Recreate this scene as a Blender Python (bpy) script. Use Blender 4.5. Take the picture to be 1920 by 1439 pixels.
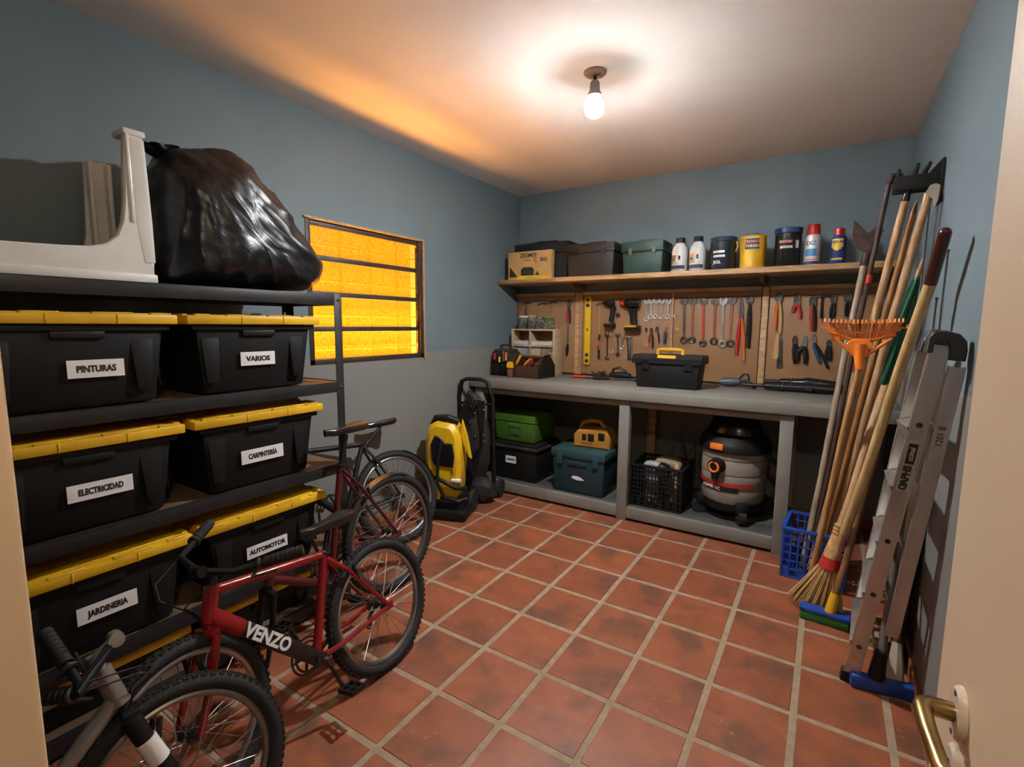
import bpy, bmesh, math, random
from mathutils import Vector as V, Matrix as MX, noise as NZ
for o in list(bpy.data.objects): bpy.data.objects.remove(o)
S = bpy.context.scene; COL = S.collection
PI = math.pi; rnd = random.Random(7)
# ------------------------------------------------------------ camera
CAM = V((2.058, -3.197, 1.41)); FPX = 929.25
PIT, YAW, ROL = 0.1187, 0.5661, 0.0068
_f = V((-math.sin(YAW)*math.cos(PIT), math.cos(YAW)*math.cos(PIT), -math.sin(PIT)))
_r = V((math.cos(YAW), math.sin(YAW), 0)); _u = _r.cross(_f)
CR = _r*math.cos(ROL)+_u*math.sin(ROL); CU = _u*math.cos(ROL)-_r*math.sin(ROL); CF = _f
cd = bpy.data.cameras.new('camera'); cam = bpy.data.objects.new('camera', cd); COL.objects.link(cam)
cd.sensor_width = 36; cd.lens = FPX/1920*36; cd.clip_start = .02
m = MX((CR, CU, -CF)).transposed().to_4x4(); m.translation = CAM; cam.matrix_world = m
S.camera = cam
# ------------------------------------------------------------ world, exposure
W = bpy.data.worlds.new('world'); S.world = W; W.use_nodes = True
W.node_tree.nodes['Background'].inputs[0].default_value = (1, .8, .6, 1)
W.node_tree.nodes['Background'].inputs[1].default_value = .5
S.view_settings.view_transform = 'Standard'; S.view_settings.look = 'None'
S.view_settings.gamma = 1; S.view_settings.use_curve_mapping = False
S.view_settings.exposure = 0.0
BULB = 4000.0      # ceiling bulb emission
GLOW = 1.7        # amber window glow
FILL = 120.0       # emission of the added fill lamp
OUT = bpy.data.lights.new('ceiling_glow_fill', 'AREA'); OUT.shape = 'RECTANGLE'; OUT.size = 1.3; OUT.size_y = .28; OUT.energy = 480; OUT.color = (1, .66, .34)
gf = bpy.data.objects.new('ceiling_glow_fill', OUT); COL.objects.link(gf); gf.location = (-.775, -.9, 1.05); gf.rotation_euler = (PI, 0, PI/2)   # unseen light added outside below the window, makes the orange ceiling glow
# room: left wall, right wall, back wall, ceiling
XL, XR, YB, H, YD, YN, XJ = -.5, 2.435, .93, 2.61, -3.08, -4.1, 1.42

def on(px, py, ax, v):
    'the point of the plane ax=v that is seen at a photograph position'
    d = CF+CR*((px-960)/FPX)-CU*((py-719.5)/FPX); k = 'xyz'.index(ax)
    return CAM+d*((v-CAM[k])/d[k])
# ------------------------------------------------------------ materials
MATS = {}
def mat(name, col, rough=.5, metal=0., c2=None, sc=8., bump=0., bs=60., stretch=None, emit=None, spec=.5, aim=None, coat=0., lo=.35, hi=.65, det=4., rnd_v=0.):
    if name in MATS: return MATS[name]
    m = bpy.data.materials.new(name); MATS[name] = m; m.use_nodes = True
    N = m.node_tree.nodes; L = m.node_tree.links; b = N['Principled BSDF']
    b.inputs['Base Color'].default_value = (*col, 1); b.inputs['Roughness'].default_value = rough
    b.inputs['Metallic'].default_value = metal; b.inputs['Specular IOR Level'].default_value = spec
    b.inputs['Coat Weight'].default_value = coat
    tc = N.new('ShaderNodeTexCoord'); mp = N.new('ShaderNodeMapping'); L.new(tc.outputs['Object'], mp.inputs[0])
    if stretch: mp.inputs['Scale'].default_value = stretch
    if aim is not None: mp.vector_type = 'TEXTURE'; mp.inputs['Rotation'].default_value = (aim, 0, 0)
    if c2 is None: c2 = tuple(c*.82 for c in col)
    n = N.new('ShaderNodeTexNoise'); n.inputs['Scale'].default_value = sc; n.inputs['Detail'].default_value = det
    L.new(mp.outputs[0], n.inputs['Vector'])
    r = N.new('ShaderNodeMapRange'); r.inputs['From Min'].default_value = lo; r.inputs['From Max'].default_value = hi
    L.new(n.outputs['Fac'], r.inputs['Value'])
    mx = N.new('ShaderNodeMix'); mx.data_type = 'RGBA'
    mx.inputs[6].default_value = (*col, 1); mx.inputs[7].default_value = (*c2, 1)
    L.new(r.outputs[0], mx.inputs[0]); out = mx.outputs[2]
    if rnd_v:
        oi = N.new('ShaderNodeObjectInfo'); hs = N.new('ShaderNodeHueSaturation'); rr = N.new('ShaderNodeMapRange')
        rr.inputs['To Min'].default_value = 1-rnd_v; rr.inputs['To Max'].default_value = 1+rnd_v
        L.new(oi.outputs['Random'], rr.inputs['Value']); L.new(rr.outputs[0], hs.inputs['Value'])
        L.new(out, hs.inputs['Color']); out = hs.outputs[0]
    L.new(out, b.inputs['Base Color'])
    if bump:
        n2 = N.new('ShaderNodeTexNoise'); n2.inputs['Scale'].default_value = bs; n2.inputs['Detail'].default_value = 3
        L.new(mp.outputs[0], n2.inputs['Vector'])
        bp = N.new('ShaderNodeBump'); bp.inputs['Strength'].default_value = bump; bp.inputs['Distance'].default_value = .004
        L.new(n2.outputs['Fac'], bp.inputs['Height']); L.new(bp.outputs[0], b.inputs['Normal'])
    if emit:
        b.inputs['Emission Color'].default_value = (*emit[0], 1); b.inputs['Emission Strength'].default_value = emit[1]
    return m

# ------------------------------------------------------------ mesh builder
class B:
    def __init__(s): s.b = bmesh.new()
    def _add(s, t, M=None):
        if M is not None: t.transform(M)
        me = bpy.data.meshes.new('tmp'); t.to_mesh(me); t.free(); s.b.from_mesh(me); bpy.data.meshes.remove(me); return s
    def box(s, c, d, bev=0., M=None, rz=0., seg=2, rx=0., ry=0., taper=None):
        t = bmesh.new(); bmesh.ops.create_cube(t, size=1)
        for v in t.verts:
            k = 1.
            if taper and v.co.z < 0: v.co.x *= taper[0]; v.co.y *= taper[1]
            v.co = V((v.co.x*d[0], v.co.y*d[1], v.co.z*d[2]))
        if bev: bmesh.ops.bevel(t, geom=t.edges[:], offset=bev, segments=seg, profile=.5, affect='EDGES', clamp_overlap=True)
        X = MX.Translation(c)@MX.Rotation(rz, 4, 'Z')@MX.Rotation(ry, 4, 'Y')@MX.Rotation(rx, 4, 'X')
        return s._add(t, M@X if M else X)
    def bb(s, x0, x1, y0, y1, z0, z1, bev=0.):
        return s.box(((x0+x1)/2, (y0+y1)/2, (z0+z1)/2), (abs(x1-x0), abs(y1-y0), abs(z1-z0)), bev)
    def tube(s, pts, r, n=8, closed=False, M=None, cap=True, flat=1., upv=None):
        pts = [V(p) for p in pts]; k = len(pts); rs = r if isinstance(r, (list, tuple)) else [r]*k
        t = bmesh.new(); rings = []; prev = None
        for i, p in enumerate(pts):
            a = pts[i-1] if (i or closed) else p; c = pts[(i+1) % k] if (i < k-1 or closed) else p
            d = (c-a)
            d = d.normalized() if d.length > 1e-9 else V((0, 0, 1))
            if prev is None:
                ref = V(upv) if upv else (V((0, 0, 1)) if abs(d.z) < .9 else V((1, 0, 0)))
                u = (ref-d*ref.dot(d)).normalized()
            else: u = (prev-d*prev.dot(d)).normalized()
            prev = u; w = d.cross(u)
            rings.append([t.verts.new(p+(u*math.cos(2*PI*j/n)*flat+w*math.sin(2*PI*j/n))*rs[i]) for j in range(n)])
        for i in range(k if closed else k-1):
            q = rings[(i+1) % k]
            for j in range(n): t.faces.new((rings[i][j], rings[i][(j+1) % n], q[(j+1) % n], q[j]))
        if cap and not closed:
            t.faces.new(rings[0][::-1]); t.faces.new(rings[-1])
        bmesh.ops.recalc_face_normals(t, faces=t.faces[:])
        return s._add(t, M)
    def cyl(s, a, b, r, r2=None, n=12, M=None): return s.tube([a, b], [r, r if r2 is None else r2], n, M=M)
    def lathe(s, prof, c=(0, 0, 0), n=24, M=None, sx=1., sy=1.):
        t = bmesh.new(); rings = []
        for r, z in prof:
            if r < 1e-6: rings.append([t.verts.new((0, 0, z))])
            else: rings.append([t.verts.new((r*math.cos(2*PI*j/n)*sx, r*math.sin(2*PI*j/n)*sy, z)) for j in range(n)])
        for a, b in zip(rings, rings[1:]):
            for j in range(n):
                j2 = (j+1) % n
                if len(a) == 1 and len(b) == 1: continue
                if len(a) == 1: t.faces.new((a[0], b[j2], b[j]))
                elif len(b) == 1: t.faces.new((a[j], a[j2], b[0]))
                else: t.faces.new((a[j], a[j2], b[j2], b[j]))
        if len(rings[0]) > 1: t.faces.new(rings[0][::-1])
        if len(rings[-1]) > 1: t.faces.new(rings[-1])
        bmesh.ops.recalc_face_normals(t, faces=t.faces[:])
        X = MX.Translation(c); return s._add(t, X@M if M else X)
    def prism(s, pts, th, M=None, bev=0., holes=None):
        'outline in xy, extruded along +z by th'
        t = bmesh.new(); a = [t.verts.new((p[0], p[1], 0)) for p in pts]
        f = t.faces.new(a); e = bmesh.ops.extrude_face_region(t, geom=[f])
        bmesh.ops.translate(t, vec=(0, 0, th), verts=[v for v in e['geom'] if isinstance(v, bmesh.types.BMVert)])
        bmesh.ops.recalc_face_normals(t, faces=t.faces[:])
        if bev: bmesh.ops.bevel(t, geom=[e for e in t.edges if abs(e.verts[0].co.z-e.verts[1].co.z) < 1e-6], offset=bev, segments=1, affect='EDGES', clamp_overlap=True)
        return s._add(t, M)
    def sph(s, c, r, sc=(1, 1, 1), n=16, M=None):
        t = bmesh.new(); bmesh.ops.create_uvsphere(t, u_segments=n, v_segments=max(6, n//2), radius=r)
        X = MX.Translation(c)@MX.Diagonal((*sc, 1)); return s._add(t, M@X if M else X)
    def tor(s, c, R, r, ax=(0, 0, 1), n=32, k=8, a0=0., a1=2*PI, M=None, flat=1.):
        ax = V(ax).normalized(); u = ax.orthogonal().normalized() if abs(ax.z) < .999 else V((1, 0, 0)); w = ax.cross(u); c = V(c)
        full = a1-a0 > 2*PI-1e-4; q = n if full else n+1
        pts = [c+(u*math.cos(a0+(a1-a0)*i/n)+w*math.sin(a0+(a1-a0)*i/n))*R for i in range(q)]
        return s.tube(pts, r, k, closed=full, M=M, flat=flat, upv=ax)
    def mesh(s, name, smooth=True, ang=40):
        me = bpy.data.meshes.new(name); s.b.to_mesh(me); s.b.free()
        if smooth and len(me.polygons):
            me.polygons.foreach_set('use_smooth', [True]*len(me.polygons)); me.set_sharp_from_angle(angle=math.radians(ang))
        return me
def rootm(o):
    M = MX.Identity(4)
    while o: M = MX.LocRotScale(o.location, o.rotation_euler, o.scale)@M; o = o.parent
    return M
def obj(name, b, m, parent=None, W=False, smooth=True, ang=40):
    'one mesh object; W: the builder holds world coordinates'
    me = b.mesh(name, smooth, ang) if isinstance(b, B) else b
    if W and parent: me.transform(rootm(parent).inverted())
    o = bpy.data.objects.new(name, me); COL.objects.link(o); o.parent = parent
    if m: me.materials.clear(); me.materials.append(m)
    return o
def tag(o, label, cat, group=None, kind=None):
    o['label'] = label; o['category'] = cat
    if group: o['group'] = group
    if kind: o['kind'] = kind
    return o
def thing(name, label, cat, loc=(0, 0, 0), rz=0., group=None, rot=None):
    o = bpy.data.objects.new(name, None); COL.objects.link(o); o.location = loc; o.rotation_euler = rot or (0, 0, rz)
    o.empty_display_size = .05; return tag(o, label, cat, group)
def struct(name, b, m, parent=None, smooth=False):
    o = obj(name, b, m, parent, smooth=smooth)
    if not parent: o['kind'] = 'structure'
    return o
def text(body, size, M, m, name, parent, W=False, ex=.0006, off=0., sx=1., shear=0.):
    c = bpy.data.curves.new('t', 'FONT'); c.body = body; c.size = size; c.extrude = ex; c.align_x = 'CENTER'; c.align_y = 'CENTER'; c.offset = off; c.shear = shear
    c.resolution_u = 3
    t = bpy.data.objects.new('t', c); COL.objects.link(t); dg = bpy.context.evaluated_depsgraph_get()
    me = bpy.data.meshes.new_from_object(t.evaluated_get(dg)); bpy.data.objects.remove(t)
    me.transform(M@MX.Diagonal((sx, 1, 1, 1))); me.name = name
    return obj(name, me, m, parent, W)
def frame(o, x, z=None, y=None):
    'matrix with given x axis and normal z (or y up)'
    x = V(x).normalized()
    if z is not None: z = V(z); z = (z-x*z.dot(x)).normalized(); y = z.cross(x)
    else: y = V(y); y = (y-x*y.dot(x)).normalized(); z = x.cross(y)
    m = MX((x, y, z)).transposed().to_4x4(); m.translation = o; return m
def clone(root, loc=None, rz=None, **kw):
    r = root.copy(); COL.objects.link(r)
    if loc: r.location = loc
    if rz is not None: r.rotation_euler = (0, 0, rz)
    for ch in list(root.children):
        c = ch.copy(); COL.objects.link(c); c.parent = r
        for g in list(ch.children):
            d = g.copy(); COL.objects.link(d); d.parent = c
    for k, v in kw.items(): r[k] = v
    return r
# palette
def lin(r, g, b): return tuple(((c/255+.055)/1.055)**2.4 if c > 10 else c/255/12.92 for c in (r, g, b))
black = mat('black_plastic', (.0075, .0075, .0075), .5, bump=.15, bs=300, spec=.3)
blackg = mat('black_gloss', (.01, .01, .011), .22)
rubber = mat('rubber', (.009, .009, .009), .75, bump=.5, bs=150)
steelk = mat('black_steel', (.011, .011, .012), .42, c2=(.02, .019, .018), bump=.1)
yellow = mat('yellow_plastic', (.72, .42, .015), .42, c2=(.62, .33, .012))
white = mat('white_plastic', (.74, .72, .68), .32, c2=(.66, .63, .58))
paper = mat('label_paper', (.78, .75, .74), .6)
ink = mat('black_ink', (.012, .012, .012), .6)
steel = mat('steel', (.55, .54, .52), .32, 1., c2=(.35, .34, .33))
dsteel = mat('dark_steel', (.12, .115, .11), .42, .9, c2=(.05, .048, .045), sc=30)
chrome = mat('chrome', (.75, .75, .75), .15, 1.)
alu = mat('aluminium', (.66, .64, .61), .32, .9, c2=(.5, .48, .46), sc=14, stretch=(1, 1, .15), bump=.1)
wood = mat('pale_wood', (.52, .33, .17), .55, c2=(.36, .2, .09), sc=9, stretch=(1, 6, 6), bump=.2)
pole = mat('pole_wood', (.48, .3, .15), .5, c2=(.3, .165, .07), sc=14, stretch=(3, 3, .5), bump=.15)
poled = mat('dark_pole_wood', (.25, .12, .05), .5, c2=(.12, .055, .025), sc=14, stretch=(3, 3, .5), bump=.15)
poleg = mat('grey_pole_wood', (.36, .28, .2), .6, c2=(.22, .16, .11), sc=14, stretch=(3, 3, .5), bump=.15)
red = mat('red_paint', (.25, .007, .009), .22, coat=.4, c2=(.18, .005, .007))
redp = mat('red_plastic', (.5, .03, .025), .4)
orange = mat('orange_plastic', (.82, .2, .02), .4)
blue = mat('blue_plastic', (.012, .06, .34), .4, c2=(.01, .045, .26))
green = mat('green_plastic', (.02, .16, .06), .45)
rust = mat('rusty_iron', (.085, .045, .03), .7, .4, c2=(.03, .02, .016), sc=25, bump=.3)
# ------------------------------------------------------------ setting
def wallmat():
    m = mat('wall_paint', (.142, .188, .207), .62, c2=(.127, .168, .186), sc=2.2, bump=.12, bs=90)
    N = m.node_tree.nodes; L = m.node_tree.links; b = N['Principled BSDF']
    src = b.inputs['Base Color'].links[0].from_socket
    g = N.new('ShaderNodeNewGeometry'); sp = N.new('ShaderNodeSeparateXYZ'); L.new(g.outputs['Position'], sp.inputs[0])
    gt = N.new('ShaderNodeMath'); gt.operation = 'LESS_THAN'; gt.inputs[1].default_value = 1.2; L.new(sp.outputs['Z'], gt.inputs[0])
    mx = N.new('ShaderNodeMix'); mx.data_type = 'RGBA'; L.new(gt.outputs[0], mx.inputs[0]); L.new(src, mx.inputs[6])
    n = N.new('ShaderNodeTexNoise'); n.inputs['Scale'].default_value = 3; cr = N.new('ShaderNodeMix'); cr.data_type = 'RGBA'
    cr.inputs[6].default_value = (.215, .21, .19, 1); cr.inputs[7].default_value = (.18, .178, .165, 1); L.new(n.outputs[0], cr.inputs[0])
    L.new(cr.outputs[2], mx.inputs[7]); L.new(mx.outputs[2], b.inputs['Base Color'])
    r = N.new('ShaderNodeMapRange'); r.inputs['To Min'].default_value = .65; r.inputs['To Max'].default_value = .38; L.new(gt.outputs[0], r.inputs['Value']); L.new(r.outputs[0], b.inputs['Roughness'])
    return m
WALL = wallmat()
CEIL = mat('ceiling_paint', (.78, .74, .68), .85, c2=(.73, .69, .63), sc=1.6, bump=.12, bs=40)
BEIGE = mat('beige_paint', (.76, .57, .38), .45, c2=(.71, .53, .35), sc=3, bump=.05)
TERRA = mat('terracotta', (.3, .105, .05), .42, c2=(.2, .07, .035), sc=6, bump=.3, bs=40)
GROUT = mat('grout', (.32, .225, .145), .85, c2=(.24, .17, .11), sc=25, bump=.4, bs=120)
def tilemat():
    m = mat('tile_clay', (.285, .083, .034), .45, c2=(.215, .063, .027), sc=7, rnd_v=.1, det=6)
    N = m.node_tree.nodes; L = m.node_tree.links; b = N['Principled BSDF']
    src = b.inputs['Base Color'].links[0].from_socket
    oi = N.new('ShaderNodeObjectInfo'); tc = N.new('ShaderNodeTexCoord')
    ad = N.new('ShaderNodeVectorMath'); ad.operation = 'MULTIPLY_ADD'; ad.inputs[1].default_value = (1, 1, 1)
    cm = N.new('ShaderNodeCombineXYZ'); mu = N.new('ShaderNodeMath'); mu.operation = 'MULTIPLY'; mu.inputs[1].default_value = 57
    L.new(oi.outputs['Random'], mu.inputs[0]); L.new(mu.outputs[0], cm.inputs[0]); L.new(mu.outputs[0], cm.inputs[2])
    L.new(tc.outputs['Object'], ad.inputs[0]); L.new(cm.outputs[0], ad.inputs[2])
    # fired dark clouds in the clay
    n = N.new('ShaderNodeTexNoise'); n.inputs['Scale'].default_value = 5.5; n.inputs['Detail'].default_value = 5; L.new(ad.outputs[0], n.inputs['Vector'])
    r = N.new('ShaderNodeMapRange'); r.inputs['From Min'].default_value = .5; r.inputs['From Max'].default_value = .68; r.inputs['To Max'].default_value = .68; L.new(n.outputs[0], r.inputs['Value'])
    mx = N.new('ShaderNodeMix'); mx.data_type = 'RGBA'; L.new(r.outputs[0], mx.inputs[0]); L.new(src, mx.inputs[6]); mx.inputs[7].default_value = (.075, .042, .028, 1)
    # small pale scratches
    wv = N.new('ShaderNodeTexNoise'); wv.inputs['Scale'].default_value = 26; wv.inputs['Detail'].default_value = 2; wv.inputs['Distortion'].default_value = 2.5; L.new(ad.outputs[0], wv.inputs['Vector'])
    r2 = N.new('ShaderNodeMapRange'); r2.inputs['From Min'].default_value = .68; r2.inputs['From Max'].default_value = .74; r2.inputs['To Max'].default_value = .5; L.new(wv.outputs[0], r2.inputs['Value'])
    m2 = N.new('ShaderNodeMix'); m2.data_type = 'RGBA'; L.new(r2.outputs[0], m2.inputs[0]); L.new(mx.outputs[2], m2.inputs[6]); m2.inputs[7].default_value = (.4, .2, .11, 1)
    L.new(m2.outputs[2], b.inputs['Base Color'])
    bp = N.new('ShaderNodeBump'); bp.inputs['Strength'].default_value = .35; bp.inputs['Distance'].default_value = .003; L.new(wv.outputs[0], bp.inputs['Height']); L.new(bp.outputs[0], b.inputs['Normal'])
    return m
TILE = tilemat()
b = B(); b.bb(XL-.1, XR+.1, YN-.1, YB+.1, -.12, -.0025); floor = struct('floor', b, GROUT)
TX, TY, G = .292, .31, .024
cache = {}
for i in range(-2, 9):
    for j in range(-4, 14):
        x0, x1 = max(i*TX, XL)+G/2, min((i+1)*TX, XR)-G/2; y1, y0 = min(-j*TY, YB)-G/2, max(-(j+1)*TY, YN)+G/2
        if x1-x0 < .03 or y1-y0 < .03: continue
        k = (round(x1-x0, 3), round(y1-y0, 3))
        if k not in cache:
            bb_ = B(); bb_.box((0, 0, -.005), (k[0], k[1], .01), .0022, seg=1); cache[k] = bb_.mesh('tile'); cache[k].materials.append(TILE)
        t = bpy.data.objects.new('tile', cache[k]); COL.objects.link(t); t.parent = floor; t.location = ((x0+x1)/2, (y0+y1)/2, -.0006*rnd.random())
        t.rotation_euler = (rnd.uniform(-.002, .002), rnd.uniform(-.002, .002), rnd.uniform(-.004, .004))
b = B(); b.bb(XL-.1, XR+.1, YN-.1, YB+.1, H, H+.1); struct('ceiling', b, CEIL)
# window opening in the left wall
wy0 = (on(571, 410, 'x', XL).y+on(582, 687, 'x', XL).y)/2; wy1 = (on(790, 451, 'x', XL).y+on(795, 669, 'x', XL).y)/2
wz1 = (on(571, 410, 'x', XL).z+on(790, 451, 'x', XL).z)/2; wz0 = (on(582, 687, 'x', XL).z+on(795, 669, 'x', XL).z)/2
b = B(); b.bb(XL-.12, XL, YN, wy0, 0, H); b.bb(XL-.12, XL, wy1, YB, 0, H); b.bb(XL-.12, XL, wy0, wy1, 0, wz0); b.bb(XL-.12, XL, wy0, wy1, wz1, H)
struct('wall_left', b, WALL)
b = B(); b.bb(XL-.12, XR+.12, YB, YB+.12, 0, H); struct('wall_back', b, WALL)
b = B(); b.bb(XR, XR+.12, YN, YB, 0, H); struct('wall_right', b, WALL)
b = B(); b.bb(XL-.12, XR+.12, YN-.12, YN, 0, H); struct('wall_front', b, WALL)
b = B(); b.bb(XJ, 1.535, YN, -3.2, 0, H); struct('wall_partition', b, WALL)
b = B(); b.bb(XJ-.015, 1.545, -3.22, -3.09, 0, 2.12, .006); tr = struct('trim_1', b, BEIGE, smooth=True); tr['label'] = 'beige painted door jamb at the left of the doorway'
b = B(); b.bb(XR-.012, XR, -2.35, YB-.02, 0, .075, .003); struct('baseboard_right', b, TERRA, smooth=True)
b = B(); b.bb(XL, XL+.012, -3.0, YB-.02, 0, .075, .003); struct('baseboard_left', b, TERRA, smooth=True)
b = B(); b.bb(XL+.012, XR-.012, YB-.012, YB, 0, .075, .003); struct('baseboard_back', b, TERRA, smooth=True)
# window
frm = mat('window_steel', (.05, .028, .018), .5, c2=(.028, .017, .012), bump=.2)
def amber():
    m = bpy.data.materials.new('amber_glass'); m.use_nodes = True; N = m.node_tree.nodes; L = m.node_tree.links; N.clear()
    o = N.new('ShaderNodeOutputMaterial'); tc = N.new('ShaderNodeTexCoord')
    v = N.new('ShaderNodeTexNoise'); v.inputs['Scale'].default_value = 95; v.inputs['Detail'].default_value = 2; L.new(tc.outputs['Object'], v.inputs['Vector'])
    r = N.new('ShaderNodeValToRGB'); r.color_ramp.elements[0].position = .33; r.color_ramp.elements[0].color = (1.0, .24, .004, 1)
    r.color_ramp.elements[1].position = .5; r.color_ramp.elements[1].color = (1.3, .56, .01, 1); L.new(v.outputs[0], r.inputs[0])
    e = N.new('ShaderNodeEmission'); L.new(r.outputs[0], e.inputs[0]); e.inputs[1].default_value = GLOW*.6
    cl_ = N.new('ShaderNodeMix'); cl_.data_type = 'RGBA'; cl_.blend_type = 'MULTIPLY'; cl_.inputs[0].default_value = 1; cl_.inputs[7].default_value = (.05, .05, .05, 1); L.new(r.outputs[0], cl_.inputs[6])
    t = N.new('ShaderNodeBsdfTranslucent'); L.new(cl_.outputs[2], t.inputs[0])
    g = N.new('ShaderNodeBsdfGlossy'); g.inputs['Roughness'].default_value = .2; g.inputs[0].default_value = (.05, .05, .05, 1)
    bp = N.new('ShaderNodeBump'); bp.inputs['Strength'].default_value = .6; bp.inputs['Distance'].default_value = .003; L.new(v.outputs[0], bp.inputs['Height']); L.new(bp.outputs[0], g.inputs['Normal'])
    a1 = N.new('ShaderNodeAddShader'); a2 = N.new('ShaderNodeAddShader'); L.new(e.outputs[0], a1.inputs[0]); L.new(t.outputs[0], a1.inputs[1]); L.new(a1.outputs[0], a2.inputs[0]); L.new(g.outputs[0], a2.inputs[1])
    tr_ = N.new('ShaderNodeBsdfTransparent'); tr_.inputs[0].default_value = (.97, .75, .38, 1); ms = N.new('ShaderNodeMixShader'); ms.inputs[0].default_value = .5
    L.new(a2.outputs[0], ms.inputs[1]); L.new(tr_.outputs[0], ms.inputs[2]); L.new(ms.outputs[0], o.inputs[0]); return m
AMB = amber()
b = B(); fx = XL-.03
f = .032
b.bb(XL-.045, XL+.004, wy0, wy0+f, wz0, wz1, .003); b.bb(XL-.045, XL+.004, wy1-f, wy1, wz0, wz1, .003); b.bb(XL-.045, XL+.004, wy0, wy1, wz0, wz0+f, .003); b.bb(XL-.045, XL-.015, wy0, wy1, wz1-f, wz1, .003)
win = struct('window_1', b, frm, smooth=True); win['label'] = 'brown steel window with four amber textured panes in the left wall'
zs = [wz0+(wz1-wz0)*k/4 for k in range(5)]
for k in range(4):
    if k:
        bb_ = B(); bb_.bb(XL-.043, XL-.02, wy0+f, wy1-f, zs[k]-.015, zs[k]+.015, .003); obj('glazing_bar', bb_, frm, win)
    bb_ = B(); bb_.bb(XL-.036, XL-.03, wy0+f, wy1-f, zs[k]+(.016 if k else f), zs[k+1]-(.016 if k < 3 else f)); obj('pane', bb_, AMB, win)
bb_ = B(); bb_.bb(XL-.03, XL-.01, wy1-f-.012, wy1-f, wz0+.05, wz1-.05, .002)
obj('crank_rod', bb_, dsteel, win)
for k in range(1, 4):
    bb_ = B(); y = wy0+(wy1-wy0)*k/4+.06; bb_.cyl((XL-.085, y, wz0), (XL-.085, y, wz1), .011, n=8); obj('security_bar', bb_, ink, win)
for k in range(4):
    bb_ = B(); z = (zs[k]+zs[k+1])/2-.02; bb_.cyl((XL-.075, wy0, z), (XL-.075, wy1, z), .006, n=8); obj('security_bar', bb_, ink, win)
b = B(); b.bb(XL-.0, XL+.012, wy1, wy1+.012, wz0-.01, wz1+.005, .002); b.bb(XL, XL+.012, wy0-.01, wy1+.012, wz1, wz1+.012, .002); obj('window_trim', b, wood, win)
# door leaf standing open at the right
d0 = V((2.227, -2.3, 0)); d1 = V((2.262, -3.06, 0)); dx = (d1-d0).normalized(); dn = V((-dx.y*-1, dx.x*-1, 0))
dn = V((dx.y, -dx.x, 0));  dn = dn if dn.x < 0 else -dn
def DP(a, z, n=0.): return d0+dx*a+dn*n+V((0, 0, z))
b = B(); L_ = (d1-d0).length; b.box(DP(L_/2, 1.035, -.019), (L_, .038, 2.05), .003, rz=math.atan2(dx.y, dx.x))
door = struct('door_1', b, BEIGE, smooth=True); door['label'] = 'beige door leaf standing open with brass lever handle'
cream = mat('cream_enamel', (.72, .62, .5), .3); brass = mat('aged_brass', (.42, .3, .12), .3, 1., c2=(.22, .15, .06), sc=20)
hp = on(1801, 1340, 'x', 2.231); a_ = (hp-d0).dot(dx); hz = hp.z
MD = frame(DP(a_, hz), dx, z=dn)
b = B(); b.lathe([(0, 0), (.027, 0), (.027, .004), (.024, .008), (.0, .008)], n=28, sy=1.3); rz_ = b.mesh('rosette'); rz_.transform(MD); obj('rosette', rz_, cream, door)
b = B(); 
for q in (-.026, .026): b.cyl((0, q, .007), (0, q, .0088), .0035, n=10)
me = b.mesh('screw'); me.transform(MD); obj('screw', me, dsteel, door)
b = B(); b.tube([(0, 0, .007), (0, 0, .03), (.004, 0, .038), (.014, 0, .042), (.05, -.002, .042), (.11, -.004, .04), (.135, -.002, .03)], [.0115, .0115, .0115, .011, .010, .009, .008], 14)
me = b.mesh('lever_handle'); me.transform(MD); obj('lever_handle', me, brass, door)
M2 = frame(DP(a_+.004, hz-.075), dx, z=dn)
b = B(); b.lathe([(0, 0), (.024, 0), (.024, .004), (.021, .008), (0, .008)], n=24, sy=1.4); me = b.mesh('escutcheon'); me.transform(M2); obj('escutcheon', me, cream, door)
b = B(); b.box((0, 0, .0083), (.005, .016, .001)); b.cyl((0, .008, .0078), (0, .008, .0088), .005, n=10); me = b.mesh('keyhole'); me.transform(M2); obj('keyhole', me, ink, door)
b = B(); b.box(DP(-.001, hz+.12, -.019), (.003, .022, .1), rz=math.atan2(dx.y, dx.x)); obj('latch_plate', b, alu, door)
# ceiling lamp
lp = on(1116, 135, 'z', H); lx, ly = lp.x, lp.y
lamp = thing('ceiling_lamp', 'bare round bulb in a grey socket under a small ceiling rose', 'lamp', (lx, ly, H))
b = B(); b.lathe([(0, 0), (.054, 0), (.054, -.007), (.047, -.014), (.012, -.016), (0, -.02)], n=32); obj('ceiling_rose', b, mat('rose', (.36, .27, .18), .5), lamp)
b = B(); b.cyl((0, 0, -.018), (0, 0, -.045), .008, n=12); obj('cord', b, black, lamp)
b = B(); b.lathe([(0, -.04), (.018, -.042), (.023, -.05), (.024, -.085), (.033, -.1), (.034, -.108), (0, -.108)], n=28); obj('socket', b, mat('grey_bakelite', (.32, .32, .31), .45), lamp)
bm_ = mat('bulb_glow', (1, 1, 1), .5, emit=((.96, .98, 1), BULB))
_N = bm_.node_tree.nodes; _L = bm_.node_tree.links; _tc = _N.new('ShaderNodeTexCoord'); _sp = _N.new('ShaderNodeSeparateXYZ'); _L.new(_tc.outputs['Object'], _sp.inputs[0])
_mr = _N.new('ShaderNodeMapRange'); _mr.interpolation_type = 'SMOOTHSTEP'; _mr.inputs['From Min'].default_value = -.172; _mr.inputs['From Max'].default_value = -.204; _mr.inputs['To Min'].default_value = 14; _mr.inputs['To Max'].default_value = BULB
_L.new(_sp.outputs['Z'], _mr.inputs['Value']); _L.new(_mr.outputs[0], _N['Principled BSDF'].inputs['Emission Strength'])   # frosted bulb, brightest at its tip, dim at its base
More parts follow.
